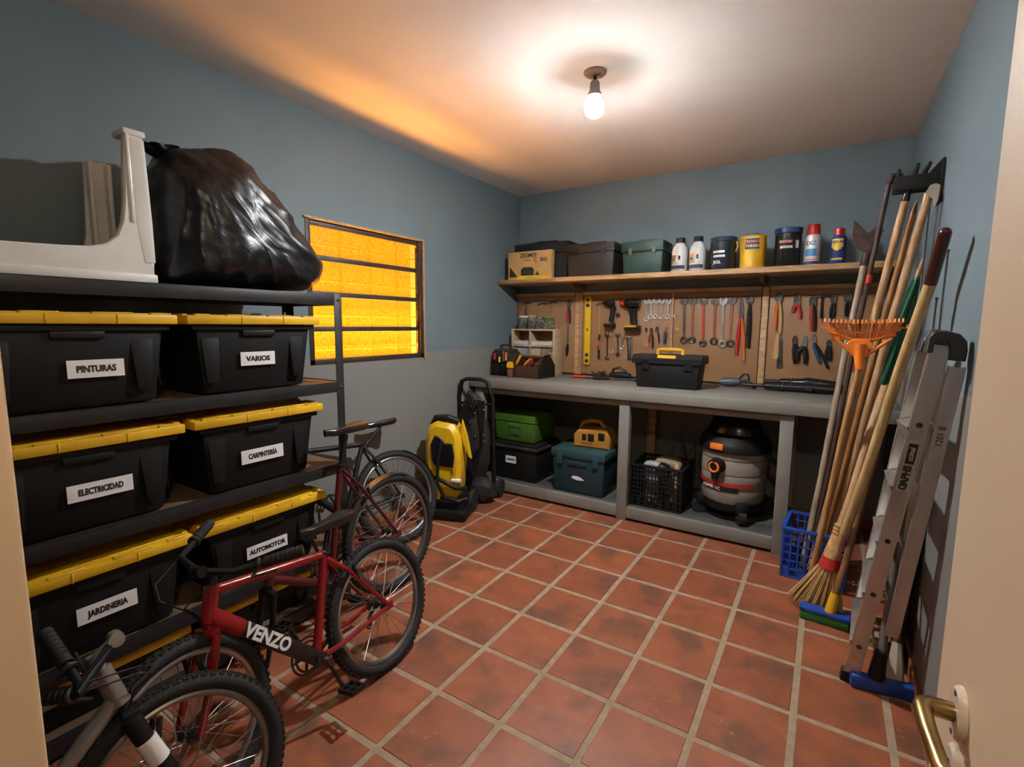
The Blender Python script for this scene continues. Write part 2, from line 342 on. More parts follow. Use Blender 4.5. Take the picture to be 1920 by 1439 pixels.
b = B(); b.lathe([(.026, -.108), (.03, -.118), (.043, -.138), (.049, -.155), (.0485, -.166), (.0465, -.176), (.043, -.184), (.038, -.191), (.031, -.198), (.022, -.203), (.012, -.2055), (0, -.206)], n=28); obj('bulb', b, bm_, lamp)
# fill lamp added out of view above the viewer, brightens bins and jamb
fl = thing('fill_lamp', 'added round ceiling lamp above the viewer, out of view, for warm fill light', 'lamp', (2.06, -3.24, H))
b = B(); b.lathe([(0, 0), (.12, 0), (.12, -.02), (0, -.02)], n=28); obj('plate', b, white, fl)
b = B(); b.lathe([(.11, -.02), (.105, -.05), (.06, -.075), (0, -.08)], n=28); obj('diffuser', b, mat('fill_glow', (1, 1, 1), .5, emit=((1, .82, .62), FILL)), fl)
# ------------------------------------------------------------ workbench, wall shelf, tool boards
BF = .135
greyp = mat('bench_grey', (.2, .19, .165), .5, c2=(.165, .155, .135), sc=5, bump=.12)
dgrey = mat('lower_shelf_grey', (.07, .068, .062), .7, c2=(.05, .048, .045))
bench = thing('workbench', 'long grey painted workbench with open lower shelf along the back wall', 'workbench', (.95, .5, 0))
b = B(); b.bb(XL+.012, XR-.015, BF, .905, .885, .957, .006); obj('bench_top', b, greyp, bench, W=True)
lx0 = [on(893, 800, 'y', .18).x, .83, 1.845]
for k, x in enumerate(lx0):
    b = B(); b.bb(x, x+.075, .165, .235, 0, .885, .004); obj('leg', b, greyp, bench, W=True)
    b = B(); b.bb(x, x+.07, .84, .9, 0, .885, .004); obj('leg', b, wood if k else greyp, bench, W=True)
b = B(); b.bb(lx0[0]+.075, lx0[1], .165, .205, .02, .1, .004); obj('bottom_rail', b, greyp, bench, W=True)
b = B(); b.bb(lx0[1]+.075, lx0[2], .165, .205, .02, .1, .004); obj('bottom_rail', b, greyp, bench, W=True)
b = B(); b.bb(lx0[0], 1.92, .178, .205, .835, .885, .003); obj('top_rail', b, greyp, bench, W=True)
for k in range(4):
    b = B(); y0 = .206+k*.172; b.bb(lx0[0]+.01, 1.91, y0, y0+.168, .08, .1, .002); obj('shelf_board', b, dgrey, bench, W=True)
SZ = 1.805
shelf = thing('wall_shelf', 'long thick pale wood shelf fixed high on the back wall', 'shelf', (.95, .75, 1.765))
b = B(); b.bb(XL+.006, XR-.006, .57, .928, 1.768, SZ, .003); obj('board', b, wood, shelf, W=True)
for x in (.17, 1.62):
    b = B(); b.bb(x, x+.03, .7, .926, 1.72, 1.768, .003); obj('bracket', b, poled, shelf, W=True)
hard = mat('hardboard', (.32, .17, .075), .6, c2=(.265, .138, .06), sc=4, bump=.1, bs=120)
BY = .905
def px_x(px, y=BY): return on(px, 620, 'y', y).x
panels = [(963, 1078), (1092, 1259), (1262, 1424), (1440, 1645)]
lbl = ['brown hardboard tool panel behind the jars and small shelf', 'brown hardboard tool panel holding the yellow level and drill', 'brown hardboard tool panel behind the black toolbox', 'brown hardboard tool panel nearest the garden tools']
boards = []
for (a, c), l in zip(panels, lbl):
    x0, x1 = max(px_x(a), XL+.01), min(px_x(c), XR-.02)
    p = thing('pegboard', l, 'board', ((x0+x1)/2, .92, .96), group='tool boards on the back wall')
    boards.append(p); b = B(); b.bb(x0, x1, BY, .928, .975, 1.7, .002); obj('board', b, hard, p, W=True)
    b = B(); b.bb(x0, x1, BY-.016, BY, 1.672, 1.7, .002); obj('top_batten', b, wood, p, W=True)
    b = B(); b.tube([(x0+.03, BY-.004, 1.628), (x1-.03, BY-.004, 1.628)], .0025, 6); obj('hanging_wire', b, dsteel, p, W=True)
for (a, c, k) in [(1079, 1087, 0), (1088, 1091, 1), (1426, 1438, 3), (1258.5, 1261.5, 1)]:
    b = B(); x0, x1 = px_x(a), px_x(c); b.bb(x0, x1, .893, .928, .965, 1.695, .002); obj('upright_batten', b, wood, boards[k], W=True)
# ------------------------------------------------------------ black rack with bins
RX, RB, RY0, RY1 = .06, -.36, -3.02, -1.595
rack = thing('storage_rack', 'tall black steel shelving rack against the left wall', 'rack', ((RX+RB)/2, (RY0+RY1)/2, 0))
brd = mat('rack_board', (.13, .075, .035), .6, c2=(.09, .05, .025), sc=6, stretch=(1, 5, 1))
RZ = [.065, .3, .722, 1.127, 1.545]
for x, sx in ((RX, -1), (RB, 1)):
    for y, sy in ((RY0, 1), (RY1, -1)):
        b = B(); b.bb(x, x+sx*.004, y, y+sy*.042, 0, RZ[4]+.004, .001); b.bb(x, x+sx*.042, y, y+sy*.004, 0, RZ[4]+.004, .001); o = obj('post', b, steelk, rack, W=True)
        b = B()
        for z in RZ: b.sph((x-sx*-.002 if 0 else x-sx*.001, y+sy*.02, z-.025), .007, (.5, 1, 1), 8)
        obj('bolt', b, dsteel, o, W=True)
for k, z in enumerate(RZ):
    s = B(); s.bb(RB+.006, RX-.006, RY0+.006, RY1-.006, z-.018, z-.004, .001); sh = obj('shelf_board', s, brd if k < 4 else steelk, rack, W=True)
    b = B(); e = .003
    b.bb(RX-.006, RX-.002, RY0+.006, RY1-.006, z-.05, z, .001); b.bb(RX-.03, RX-.002, RY0+.006, RY1-.006, z-.003, z+.001, .001)
    b.bb(RB+.002, RB+.006, RY0+.006, RY1-.006, z-.05, z, .001)
    b.bb(RB+.006, RX-.006, RY1-.006, RY1-.002, z-.05, z, .001); b.bb(RB+.006, RX-.006, RY0+.002, RY0+.006, z-.05, z, .001)
    obj('shelf_rail', b, steelk, sh, W=True)
def bin_(loc, w, d, h, label, word=None, lpx=None):
    'open tote body with ribs and a yellow snap lid; w along y, d along x'
    t = thing('storage_bin', label, 'storage bin', loc, group='black storage bins with yellow lids')
    hb = h-.036
    b = B(); b.box((0, 0, hb/2), (d-.05, w-.07, hb), .018, taper=(.88, .88)); b.box((0, 0, hb-.012), (d-.03, w-.045, .02), .004)
    body = obj('body', b, black, t)
    for y in (-.34*w, .31*w): b = B(); b.box((d/2-.032, y, hb*.56), (.014, .075, hb*.78), .004, taper=(.7, .62), ry=-.055); obj('rib', b, black, t)
    b = B(); b.box((d/2-.026, 0, hb-.034), (.018, .14, .024), .004); obj('grip_lip', b, black, t)
    for x in (-.2*d, .2*d): b = B(); b.box((x, w/2-.037, hb*.56), (.07, .012, hb*.75), .004, taper=(.62, .7), rx=.075); obj('rib', b, black, t)
    b = B(); zl = h-.036
    b.box((0, 0, zl+.017), (d, w, .034), .006)
    b.box((0, 0, zl+.035), (d-.08, w-.1, .006), .002)
    lid = obj('lid', b, yellow, t)
    rb_ = []
    for y, l in ((-.4, .1), (-.16, .16), (.16, .2), (.4, .1)): rb_ += [((sx*(d/2-.012), y*w, zl+.034), (.02, l*w, .012)) for sx in (-1, 1)]
    for y in (-.14, .18): rb_.append(((d/2+.0005, y*w, zl+.017), (.004, .006, .034)))
    for x in (-.3, 0, .3): rb_ += [((x*d, sy*(w/2-.012), zl+.034), (.2*d, .02, .012)) for sy in (-1, 1)]
    for c_, s_ in rb_: b = B(); b.box(c_, s_, .002, seg=1); obj('lid_rib', b, yellow, lid)
    if word:
        cu, cv_, pw, ph_ = lpx
        xf = loc[0]+d/2-.028
        c = on(cu, cv_, 'x', xf); wd = abs(on(cu+pw/2, cv_, 'x', xf).y-on(cu-pw/2, cv_, 'x', xf).y); hh = abs(on(cu, cv_-ph_/2, 'x', xf).z-on(cu, cv_+ph_/2, 'x', xf).z)
        b = B(); M = frame(V((xf-.018, c.y, c.z)), (0, 1, 0), z=(1, 0, -.0))
        b.box((0, 0, .019), (wd, hh, .002), M=M); lb = obj('label', b, paper, t, W=True); lb['label'] = 'white label reading '+word
        text(word, hh*.5, M@MX.Translation((0, -hh*.02, .0205)), ink, 'lettering', lb, W=True, off=.0012, sx=min(1.25, wd*.8/(hh*.5*.66*len(word))))
    return t
Lx = RX+.012-.21
rows = [(1.127, .31), (.722, .315), (.3, .31)]
words = [[('PINTURAS', (181, 691, 108, 33)), ('VARIOS', (484, 672, 64, 25))], [('ELECTRICIDAD', (190, 916, 126, 31)), ('CARPINTERÍA', (493, 851, 79, 25))], [('JARDINERIA', (203, 1138, 117, 31)), ('AUTOMOTOR', (502, 1025, 77, 22))]]
rn = ['top', 'middle', 'third']
for (z, h), ws, r_ in zip(rows, words, rn):
    for k, y in enumerate((-2.605, -2.01)):
        bin_((Lx, y, z+.001), .565, .42, h, 'black bin with yellow lid labelled '+ws[k][0], *ws[k])
bin_((Lx-.02, -2.61, .066), .55, .38, .17, 'low black bin with yellow lid on the bottom shelf behind the bicycles, nearer the door')
bin_((Lx-.02, -2.01, .066), .55, .38, .17, 'low black bin with yellow lid on the bottom shelf behind the red bicycle frame', ' ', (503, 1190, 48, 25))
# ------------------------------------------------------------ black rubbish bag
def bag():
    xc = -.17
    sil = [(215, 372), (262, 320), (296, 300), (302, 286), (395, 283), (430, 305), (480, 365), (530, 425), (565, 475), (580, 500), (575, 530), (560, 545), (470, 543), (380, 540), (290, 532), (235, 500), (212, 430)]
    P = [on(x, y, 'x', xc) for x, y in sil]; P = [(max(p.y, -2.3), max(p.z, RZ[4]+.003)) for p in P]
    cy, cz = -2.0, 1.74
    def rad(a):
        best = .1; d = (math.cos(a), math.sin(a))
        for i in range(len(P)):
            (x1, y1), (x2, y2) = P[i], P[(i+1) % len(P)]; x1 -= cy; x2 -= cy; y1 -= cz; y2 -= cz
            ex, ey = x2-x1, y2-y1; den = d[0]*ey-d[1]*ex
            if abs(den) < 1e-9: continue
            t = (x1*ey-y1*ex)/den; s = (x1*d[1]-y1*d[0])/den
            if t > 0 and -1e-6 <= s <= 1+1e-6: best = max(best, t)
        return best
    t = bmesh.new(); NA, NB = 150, 60; rings = []
    knot = V((xc, -2.2, 2.07))
    for i in range(NB+1):
        ph = -PI/2+PI*i/NB; ring = []
        for j in range(NA):
            a = 2*PI*j/NA; r = rad(a)
            k = abs(math.cos(ph))**.62; x = .25*math.copysign(abs(math.sin(ph))**.8, math.sin(ph))
            p = V((xc+x, cy+r*math.cos(a)*k, cz+r*math.sin(a)*k))
            # folds running out from the tied neck
            q = p-knot; ang = math.atan2(q.z, q.y)*17+q.x*9; l = q.length
            w = 1-abs(math.sin(ang+NZ.noise(p*5)*2.2)); w2 = NZ.noise(p*9+V((3, 1, 4)))
            nd = V((math.copysign(1, x)*abs(math.sin(ph)), math.cos(a)*k, math.sin(a)*k))
            p += nd*(.009*w*w*min(1, l*2.5)+.014*w2+.004*NZ.noise(p*26))
            p.z = max(p.z, RZ[4]+.002); p.x = max(p.x, XL+.02)
            ring.append(t.verts.new(p))
        rings.append(ring)
    for a, c in zip(rings, rings[1:]):
        for j in range(NA): t.faces.new((a[j], a[(j+1) % NA], c[(j+1) % NA], c[j]))
    t.faces.new(rings[0]); t.faces.new(rings[-1][::-1]); bmesh.ops.remove_doubles(t, verts=t.verts[:], dist=1e-5)
    bmesh.ops.recalc_face_normals(t, faces=t.faces[:])
    b = B(); b._add(t)
    m = mat('bag_film', (.008, .008, .009), .36, bump=1.0, bs=9, spec=.55, stretch=(.8, 3.2, .28), aim=math.radians(-38))
    g = thing('rubbish_bag', 'bulging tied black plastic rubbish bag on top of the rack', 'bag', (xc, cy, RZ[4]))
    obj('bag_body', b, m, g, W=True, ang=80)
    b = B(); t = bmesh.new()
    # gathered neck frill
    rr = []
    base = on(322, 304, 'x', xc)
    for i in range(5):
        r_ = [.03, .022, .035, .05, .062][i]; ring = []
        for j in range(28):
            a = 2*PI*j/28; w = 1+.3*math.sin(a*5+i)
            ring.append(t.verts.new(base+V((r_*math.cos(a)*w, r_*math.sin(a)*w*1.0-.012*i, -.012+.014*i+.006*math.sin(a*3)))))
        rr.append(ring)
    for a, c in zip(rr, rr[1:]):
        for j in range(28): t.faces.new((a[j], a[(j+1) % 28], c[(j+1) % 28], c[j]))
    b._add(t); nk = obj('tied_neck', b, m, g, W=True, ang=80)
bag()
# ------------------------------------------------------------ upturned white plastic table
def table():
    X0 = .02; t = thing('upturned_plastic_table', 'white moulded plastic table lying upside down with its legs up on the rack', 'table', (-.15, -2.6, RZ[4]))
    Z0 = RZ[4]+.002
    def prof(px, x, back=False):
        return [(on(u, v, 'x', x).y, on(u, v, 'x', x).z) for u, v in px]
    out = [(-150, 418), (-20, 449), (60, 455), (120, 459), (170, 461), (200, 456), (220, 440), (230, 415), (233, 380), (232, 300), (232, 244), (268, 248), (268, 330), (271, 420), (278, 455), (290, 490), (292, 530), (-150, 498)]
    P = prof(out, X0); P = [(y, max(z, Z0)) for y, z in P]; P[-1] = (P[-1][0], Z0); P[-2] = (P[-2][0], Z0)
    M = MX(((0, 0, -1, X0), (1, 0, 0, 0), (0, 1, 0, 0), (0, 0, 0, 1)))
    b = B(); b.prism(P, .028, M=M, bev=.005); obj('front_apron', b, white, t, W=True)
    yR = P[-2][0]
    # raised moulding: rim foot, leg flanges, cap
    b = B(); b.bb(X0-.46, X0+.006, -3.0, yR+.008, Z0, Z0+.03, .006); obj('table_top', b, white, t, W=True)
    b = B(); b.bb(X0-.46, X0-.02, yR-.024, yR, Z0, Z0+.13, .006); b.bb(X0-.46, X0-.43, -3.0, yR, Z0, Z0+.13, .006); obj('side_apron', b, white, t, W=True)
    lt = [(yy, zz) for yy, zz in P[10:12]]; ztop = max(z for y, z in P); y0 = lt[0][0]; y1 = lt[1][0]
    b = B(); b.bb(X0-.09, X0+.004, y0-.004, y1+.006, ztop-.022, ztop, .006)
    b.bb(X0-.09, X0-.02, y1-.022, y1, Z0+.1, ztop-.01, .006); b.bb(X0-.01, X0+.006, y0, y0+.012, Z0+.2, ztop-.015, .005); obj('leg', b, white, t, W=True)
    # concave flute of the front leg
    b = B(); b.tube([(X0+.0, (y0+y1)/2+.006, ztop-.03), (X0+.0, (y0+y1)/2+.012, Z0+.2), (X0+.001, (y0+y1)/2+.02, Z0+.07)], [.022, .024, .016], 14, flat=.1, upv=(1, 0, 0)); obj('leg_flute', b, mat('white_plastic_flute', (.7, .68, .63), .35), t, W=True)
    rl = [(452/2.878, 290/2.878+200), (470/2.878, 745/2.878+200), (612/2.878, 745/2.878+200), (575/2.878, 310/2.878+200)]
    Q = prof([(157, 303), (163, 440), (158, 470), (215, 470), (206, 430), (200, 306)], X0-.4)
    M = MX(((0, 0, -1, X0-.4), (1, 0, 0, 0), (0, 1, 0, 0), (0, 0, 0, 1)))
    b = B(); b.prism([(y, max(z, Z0+.02)) for y, z in Q], .022, M=M, bev=.004)
    yq0, yq1 = Q[0][0], Q[-1][0]; zq = Q[0][1]
    b.bb(X0-.4, X0-.36, yq0, yq0+.014, Z0+.1, zq, .004); b.bb(X0-.4, X0-.36, yq1-.014, yq1, Z0+.1, zq, .004); obj('leg', b, white, t, W=True)
table()
# ------------------------------------------------------------ bicycles
spoke_m = mat('spoke_steel', (.45, .45, .44), .3, 1.)
rimd = mat('dull_rim', (.3, .29, .27), .35, .9)
def wheel(t, name, M, r, rim, tw=.022, ns=28):
    b = B(); b.tor((0, 0, 0), r-tw, tw, (0, 1, 0), 56, 10)
    for i in range(72):
        a = 2*PI*i/72
        for q in (-.55, 0, .55):
            c = V((math.cos(a+(.04 if q else 0)), 0, math.sin(a+(.04 if q else 0))))*(r-tw+tw*math.cos(q)*.98)+V((0, tw*math.sin(q), 0))
            b.box(c, (.006, tw*.42, .012), rx=0, ry=-a)
    w = obj(name, _x(b, M), rubber, t, W=True)
    b = B(); b.tor((0, 0, 0), r-2.15*tw, .011, (0, 1, 0), 48, 8, flat=1.1); obj('rim', _x(b, M), rim, w, W=True)
    b = B(); ri = r-2.3*tw
    for i in range(ns):
        a = 2*PI*i/ns; sd = 1 if i % 2 else -1; off = (.55 if (i//2) % 2 else -.55)
        b.tube([(math.cos(a)*ri, 0, math.sin(a)*ri), (math.cos(a+off)*.018, sd*.022, math.sin(a+off)*.018)], .0013, 5)
    obj('spokes', _x(b, M), spoke_m, w, W=True)
    b = B(); b.cyl((0, -.045, 0), (0, .045, 0), .005, n=10); b.cyl((0, -.026, 0), (0, .026, 0), .013, n=14)
    for s in (-1, 1): b.cyl((0, s*.021, 0), (0, s*.025, 0), .021, n=16); b.cyl((0, s*.04, 0), (0, s*.052, 0), .009, n=8)
    obj('hub', _x(b, M), dsteel, w, W=True)
    return w
def _x(b, M):
    me = b.mesh('part'); me.transform(M); return me
def bike(label, c, fwd, up, r, g, fm, fm2, rim, rim2=None, steer=0., bar=None, low=False, saddle=None, fend=None, word=None, tw=.022, fork_r=.013, deco=None, dt_r=.02, dt_m=None, group='bicycles', nofront=False, stem_m=None):
    'c: rear hub; plane axes fwd, up; lateral axis lat (towards +x side); g: (s,t) points'
    fwd = V(fwd).normalized(); up = V(up).normalized(); lat = up.cross(fwd)
    if lat.x < 0: lat = -lat
    ml = MX((fwd, lat, up)).transposed().to_4x4(); ml.translation = c
    base = V(c)-up*r
    t = thing('bicycle', label, 'bicycle', (base.x, base.y, 0), group=group)
    P = lambda k, n=0.: V((g[k][0], n, g[k][1]))
    ax = (P('ht')-P('hb')).normalized()
    ST = MX.Translation(P('hb'))@MX.Rotation(steer, 4, ax)@MX.Translation(-P('hb'))
    wheel(t, 'rear_wheel', ml, r, rim, tw)
    if not nofront: wheel(t, 'front_wheel', ml@ST@MX.Translation(P('fh')), r, rim2 or rim, tw)
    b = B()
    if low: b.tube([P('hb')+ax*.02, P('hb')*.6+P('bb')*.4+V((-.02, 0, -.03)), P('bb')*.7+P('hb')*.3+V((-.03, 0, -.06)), P('bb')], .019, 12)
    else:
        b.tube([P('ht')*.88+P('hb')*.12, P('st')], .016, 12)
    b.tube([P('hb')-ax*.006, P('ht')+ax*.006], .021, 14)
    b.tube([P('st'), P('bb')], .0155, 12)
    for s in (-1, 1):
        b.tube([P('st', s*.012)+V((0, 0, -.015)), P('st', s*.035)*.72+P('rh', s*.05)*.28, P('rh', s*.052)], [.009, .0085, .008], 8)
        b.tube([P('bb', s*.02), P('bb', s*.04)*.75+P('rh', s*.05)*.25, P('rh', s*.052)], [.011, .0095, .008], 8)
        b.box(P('rh', s*.053), (.04, .005, .03), .002)
    obj('frame', _x(b, ml), fm, t, W=True)
    if not low:
        b = B(); d = (P('bb')-P('hb')); b.tube([P('hb')+ax*.012, P('bb')], [dt_r, dt_r*.95], 14, flat=1.15, upv=(0, 0, 1)); dt = obj('down_tube', _x(b, ml), dt_m or fm, t, W=True)
        if word:
            b = B(); b.tube([P('hb')+ax*.012, (P('hb')+ax*.012)*.74+P('bb')*.26], [dt_r+.0006]*2, 14, flat=1.15, upv=(0, 0, 1)); obj('painted_sleeve', _x(b, ml), fm, dt, W=True)
            dd = (P('bb')-P('hb')-ax*.012); mid = P('hb')+ax*.012+dd*.47
            M = ml@frame(mid+V((0, dt_r*1.02, 0)), dd, z=(0, 1, 0)); txm = mat('decal_white', (.75, .75, .74), .4)
            if M.to_3x3().col[1].z < 0: M = M@MX.Rotation(PI, 4, 'Z')
            text(word, .056, M@MX.Translation((0, 0, .0012)), txm, 'lettering', dt, W=True, off=.0022, sx=.98)
    b = B(); b.cyl(P('bb', -.036), P('bb', .036), .022, n=16); obj('bottom_bracket', _x(b, ml), dsteel, t, W=True)
    # fork
    b = B(); cr = P('hb')-ax*.035
    b.tube([cr, P('hb')+ax*.01], .014, 10); b.box(cr, (.03, .09, .028), .008)
    for s in (-1, 1): b.tube([cr+V((0, s*.042, 0)), cr*.5+P('fh')*.5+V((-.008, s*.046, 0)), P('fh')+V((0, s*.05, 0))], [fork_r, fork_r*.95, fork_r*.65], 10)
    fk = obj('fork', _x(b, ml@ST), fm2, t, W=True)
    if deco:
        b = B()
        for s in (-1, 1): b.tube([(cr*.72+P('fh')*.28)+V((-.004, s*.045, 0)), (cr*.45+P('fh')*.55)+V((-.006, s*.0465, 0))], fork_r+.002, 12)
        obj('fork_decal', _x(b, ml@ST), deco, fk, W=True)
    sa = ax.cross(V((0, 1, 0))); sa = sa if sa.x > 0 else -sa
    b = B(); b.tube([P('ht'), P('ht')+ax*.045], .0135, 12); b.tube([P('ht')+ax*.035, P('ht')+ax*.05+sa*.05], .012, 10); b.cyl(P('ht')+ax*.05+sa*.05+V((0, -.022, 0)), P('ht')+ax*.05+sa*.05+V((0, .022, 0)), .017, n=12)
    if nofront: b.b.free()
    else: obj('stem', _x(b, ml@ST), stem_m or black, t, W=True)
    cl = P('ht')+ax*.05+sa*.05
    # bars
    if not nofront:
        if bar is None:
            hw = .24; bar = ([ml@ST@(cl+V((-.07, s*hw, .03))) for s in (-1,)][0], ml@ST@(cl+V((-.02, -.1, .03))), ml@ST@(cl+V((-.02, .1, .03))), ml@ST@(cl+V((-.07, hw, .03))))
        A1, A0, B0, B1 = [V(p) for p in bar]; C_ = ml@ST@cl
        b = B(); b.tube([A1, A0, C_*.8+A0*.2, C_*.8+B0*.2, B0, B1], .0105, 10); obj('handlebar', b, black, t, W=True)
        for p, q in ((A1, A0), (B1, B0)):
            dq = (q-p); b = B(); b.tube([p-dq.normalized()*.004, p+dq.normalized()*min(.11, dq.length*.75)], [.017, .0155], 12)
            for k in range(6): b.tor(p+dq.normalized()*(.012+.014*k), .016, .0022, dq, 14, 5)
            obj('grip', b, rubber, t, W=True)
            u = p+dq.normalized()*min(.125, dq.length*.85); b = B(); b.tor(u, .014, .006, dq, 14, 6)
            b.tube([u+V((0, 0, -.012)), u+V((0, 0, -.03))+fwd*.03, u+(p-q).normalized()*.08+fwd*.035+V((0, 0, -.035))], .0045, 7); obj('brake_lever', b, dsteel, t, W=True)
        # cables
        b = B()
        for p, q in ((A0, P('hb', .02)), (B0, P('hb', -.02))):
            e = ml@q; mid = (V(p)+e)/2+fwd*.1+V((0, 0, .01)); b.tube([p, V(p)*.5+mid*.5+fwd*.04, mid, e*.6+mid*.4, e-up*.05], .0025, 6)
        obj('brake_cable', b, black, t, W=True)
    # saddle
    sp = saddle or P('sd'); b = B(); b.tube([P('st')-(P('st')-P('bb')).normalized()*.04, V((sp[0]+.0, 0, sp[2]-.02))], .011, 10); obj('seat_post', _x(b, ml), black, t, W=True)
    b = B(); b.tor(P('st')+(P('st')-P('bb')).normalized()*.004, .017, .006, (P('st')-P('bb')), 14, 6); obj('seat_clamp', _x(b, ml), black, t, W=True)
    tt = bmesh.new(); rg = []; L = .215
    for i in range(11):
        u = i/10; w = .016+.062*(1-u)**1.6 if u < .93 else .009; 
        if i == 0: w = .055
        x = sp[0]-L*.45+L*u; zz = sp[2]+.012*(1-u)**2+(.004 if u > .8 else 0)
        rg.append([tt.verts.new((x, w*math.cos(a), zz+(.02*(max(0, math.sin(a)))**.6 if math.sin(a) > 0 else .026*math.sin(a)*(1-.45*u)))) for a in [2*PI*j/14 for j in range(14)]])
    for a, c2 in zip(rg, rg[1:]):
        for j in range(14): tt.faces.new((a[j], a[(j+1) % 14], c2[(j+1) % 14], c2[j]))
    tt.faces.new(rg[0]); tt.faces.new(rg[-1][::-1]); bmesh.ops.recalc_face_normals(tt, faces=tt.faces[:]); b = B(); b._add(tt)
    b_ = _x(b, ml); obj('saddle', b_, blackg, t, W=True, ang=75)
    # drivetrain on the far side
    k = -.05; b = B(); b.tor(P('bb', k), r*.24, .004, (0, 1, 0), 32, 6); b.tor(P('bb', k+.006), r*.19, .004, (0, 1, 0), 28, 6)
    for i in range(5):
        a = 2*PI*i/5; b.tube([P('bb', k), P('bb', k)+V((math.cos(a), 0, math.sin(a)))*r*.22], .005, 6)
    obj('chainring', _x(b, ml), dsteel, t, W=True)
    b = B()
    for s, q in ((.25, 0), (-.25, 0)): b.tube([P('bb', k)+V((0, 0, r*s)), P('rh', k+.008)+V((0, 0, r*s*.5))], .003, 6)
    obj('chain', _x(b, ml), dsteel, t, W=True)
    b = B(); [b.tor(P('rh', -.03-.003*i), .03-.002*i, .002, (0, 1, 0), 20, 5) for i in range(5)]; obj('cassette', _x(b, ml), dsteel, t, W=True)
    b = B(); q = P('rh', -.055); b.box(q+V((.015, 0, -.045)), (.018, .012, .075), .004, ry=-.3); b.tor(q+V((.01, .004, -.03)), .013, .004, (0, 1, 0), 14, 5); b.tor(q+V((.03, .004, -.075)), .013, .004, (0, 1, 0), 14, 5); obj('derailleur', _x(b, ml), dsteel, t, W=True)
    for s, a in ((1, -1.9), (-1, 1.24)):
        e = P('bb', s*.055)+V((math.cos(a), 0, math.sin(a)))*r*.5; b = B(); b.tube([P('bb', s*.05), P('bb', s*.055), e], .008, 8); cr_ = obj('crank_arm', _x(b, ml), dsteel, t, W=True)
        b = B(); b.cyl(e, e+V((0, s*.08, 0)), .007, n=8)
        for x in (-.026, .026): b.box(e+V((x, s*.045, 0)), (.009, .075, .016), .002)
        for y in (.012, .045, .078): b.box(e+V((0, s*y, 0)), (.058, .009, .012), .002)
        obj('pedal', _x(b, ml), black, cr_, W=True)
    # rim brake arms at the rear wheel
    b = B(); q = P('st')*.55+P('rh')*.45
    for s in (-1, 1): b.tube([q+V((-.0, s*.045, .0)), q+V((.01, s*.04, .06))], .007, 7)
    obj('brake_arm', _x(b, ml), black, t, W=True)
    if not nofront:
        q = P('fh')*.35+cr*.65
        for s in (-1, 1): b = B(); b.tube([q+V((.012, s*.04, -.02)), q+V((.025, s*.03, .045))], .007, 7); obj('brake_arm', _x(b, ml@ST), black, t, W=True)
    if fend:
        a0, a1, fmx, wd = fend
        tt = bmesh.new(); rg = []
        for i in range(25):
            a = a0+(a1-a0)*i/24; rg.append([tt.verts.new(((r+.008-.012*abs(q)**2)*math.cos(a), q*wd, (r+.008-.012*abs(q)**2)*math.sin(a))) for q in (-1, -.5, 0, .5, 1)])
        for a, c2 in zip(rg, rg[1:]):
            for j in range(4): tt.faces.new((a[j], a[j+1], c2[j+1], c2[j]))
        bmesh.ops.solidify(tt, geom=tt.faces[:], thickness=.002)
        b = B(); b._add(tt); obj('mudguard', _x(b, ml), fmx, t, W=True)
    return t
def geo(k, sd=None, st=(.215, .3)):
    g = dict(rh=(0, 0), bb=(.323, -.032), st=st, ht=(.618, .362), hb=(.645, .272), fh=(.752, .0), sd=(.178, .396))
    return {a: (x*k, y*k) for a, (x, y) in g.items()}
# red mountain bike
th, ln, r = 1.628, .22, .263
d = V((math.cos(th), math.sin(th), 0)); nn = V((-math.sin(th), math.cos(th), 0)); u = V((0, 0, 1))*math.cos(ln)+nn*math.sin(ln)
c = V((.571, -1.862, r*math.cos(ln))); nrm = d.cross(u)
def bpn(px, py, off):
    ra = CF+CR*((px-960)/FPX)-CU*((py-719.5)/FPX); return CAM+ra*(((c+nrm*off-CAM).dot(nrm))/ra.dot(nrm))
bars = (bpn(392, 983, -.24), bpn(338, 1046, -.1), bpn(440, 1072, .06), bpn(566, 1032, .2))
bike('red and black mountain bicycle with white lettering on the down tube, leaning toward the rack', c, -d, u, r, geo(1), red, red, steel, steer=.12, bar=bars, word='VENZO', dt_r=.024, dt_m=mat('black_paint', (.014, .012, .012), .25, coat=.3))
# second bicycle, rear wheel in front of the rack end
r2 = .31; k2 = r2/.263; ln = .08
maroon = mat('maroon_paint', (.1, .012, .014), .3, c2=(.06, .01, .01))
u2 = V((-math.sin(ln), 0, math.cos(ln))); c2 = V((.17, -1.41, r2*math.cos(ln)))
g2 = geo(k2); g2['st'] = (.24*k2, .36*k2); g2['sd'] = (.2*k2, .5*k2); g2['fh'] = (.735*k2, 0); g2['ht'] = (.56*k2, .1*k2); g2['hb'] = (.58*k2, .02*k2); g2['fh'] = (.64*k2, -.24*k2)
ml2 = lambda s, n, t: c2+V((0, -1, 0))*s+V((1, 0, 0))*n+u2*t
b2 = (ml2(.6*k2, -.1, .33*k2), ml2(.66*k2, -.06, .33*k2), ml2(.64*k2, .08, .34*k2), ml2(.56*k2, .16, .33*k2))
bike('dark maroon low-frame bicycle with a silver mudguard, its rear wheel past the rack end', c2, (0, -1, 0), u2, r2, g2, maroon, black, rimd, mat('black_rim', (.02, .02, .02), .4, .5), low=True, bar=b2, nofront=True, fend=(.5, 2.0, chrome, .024))
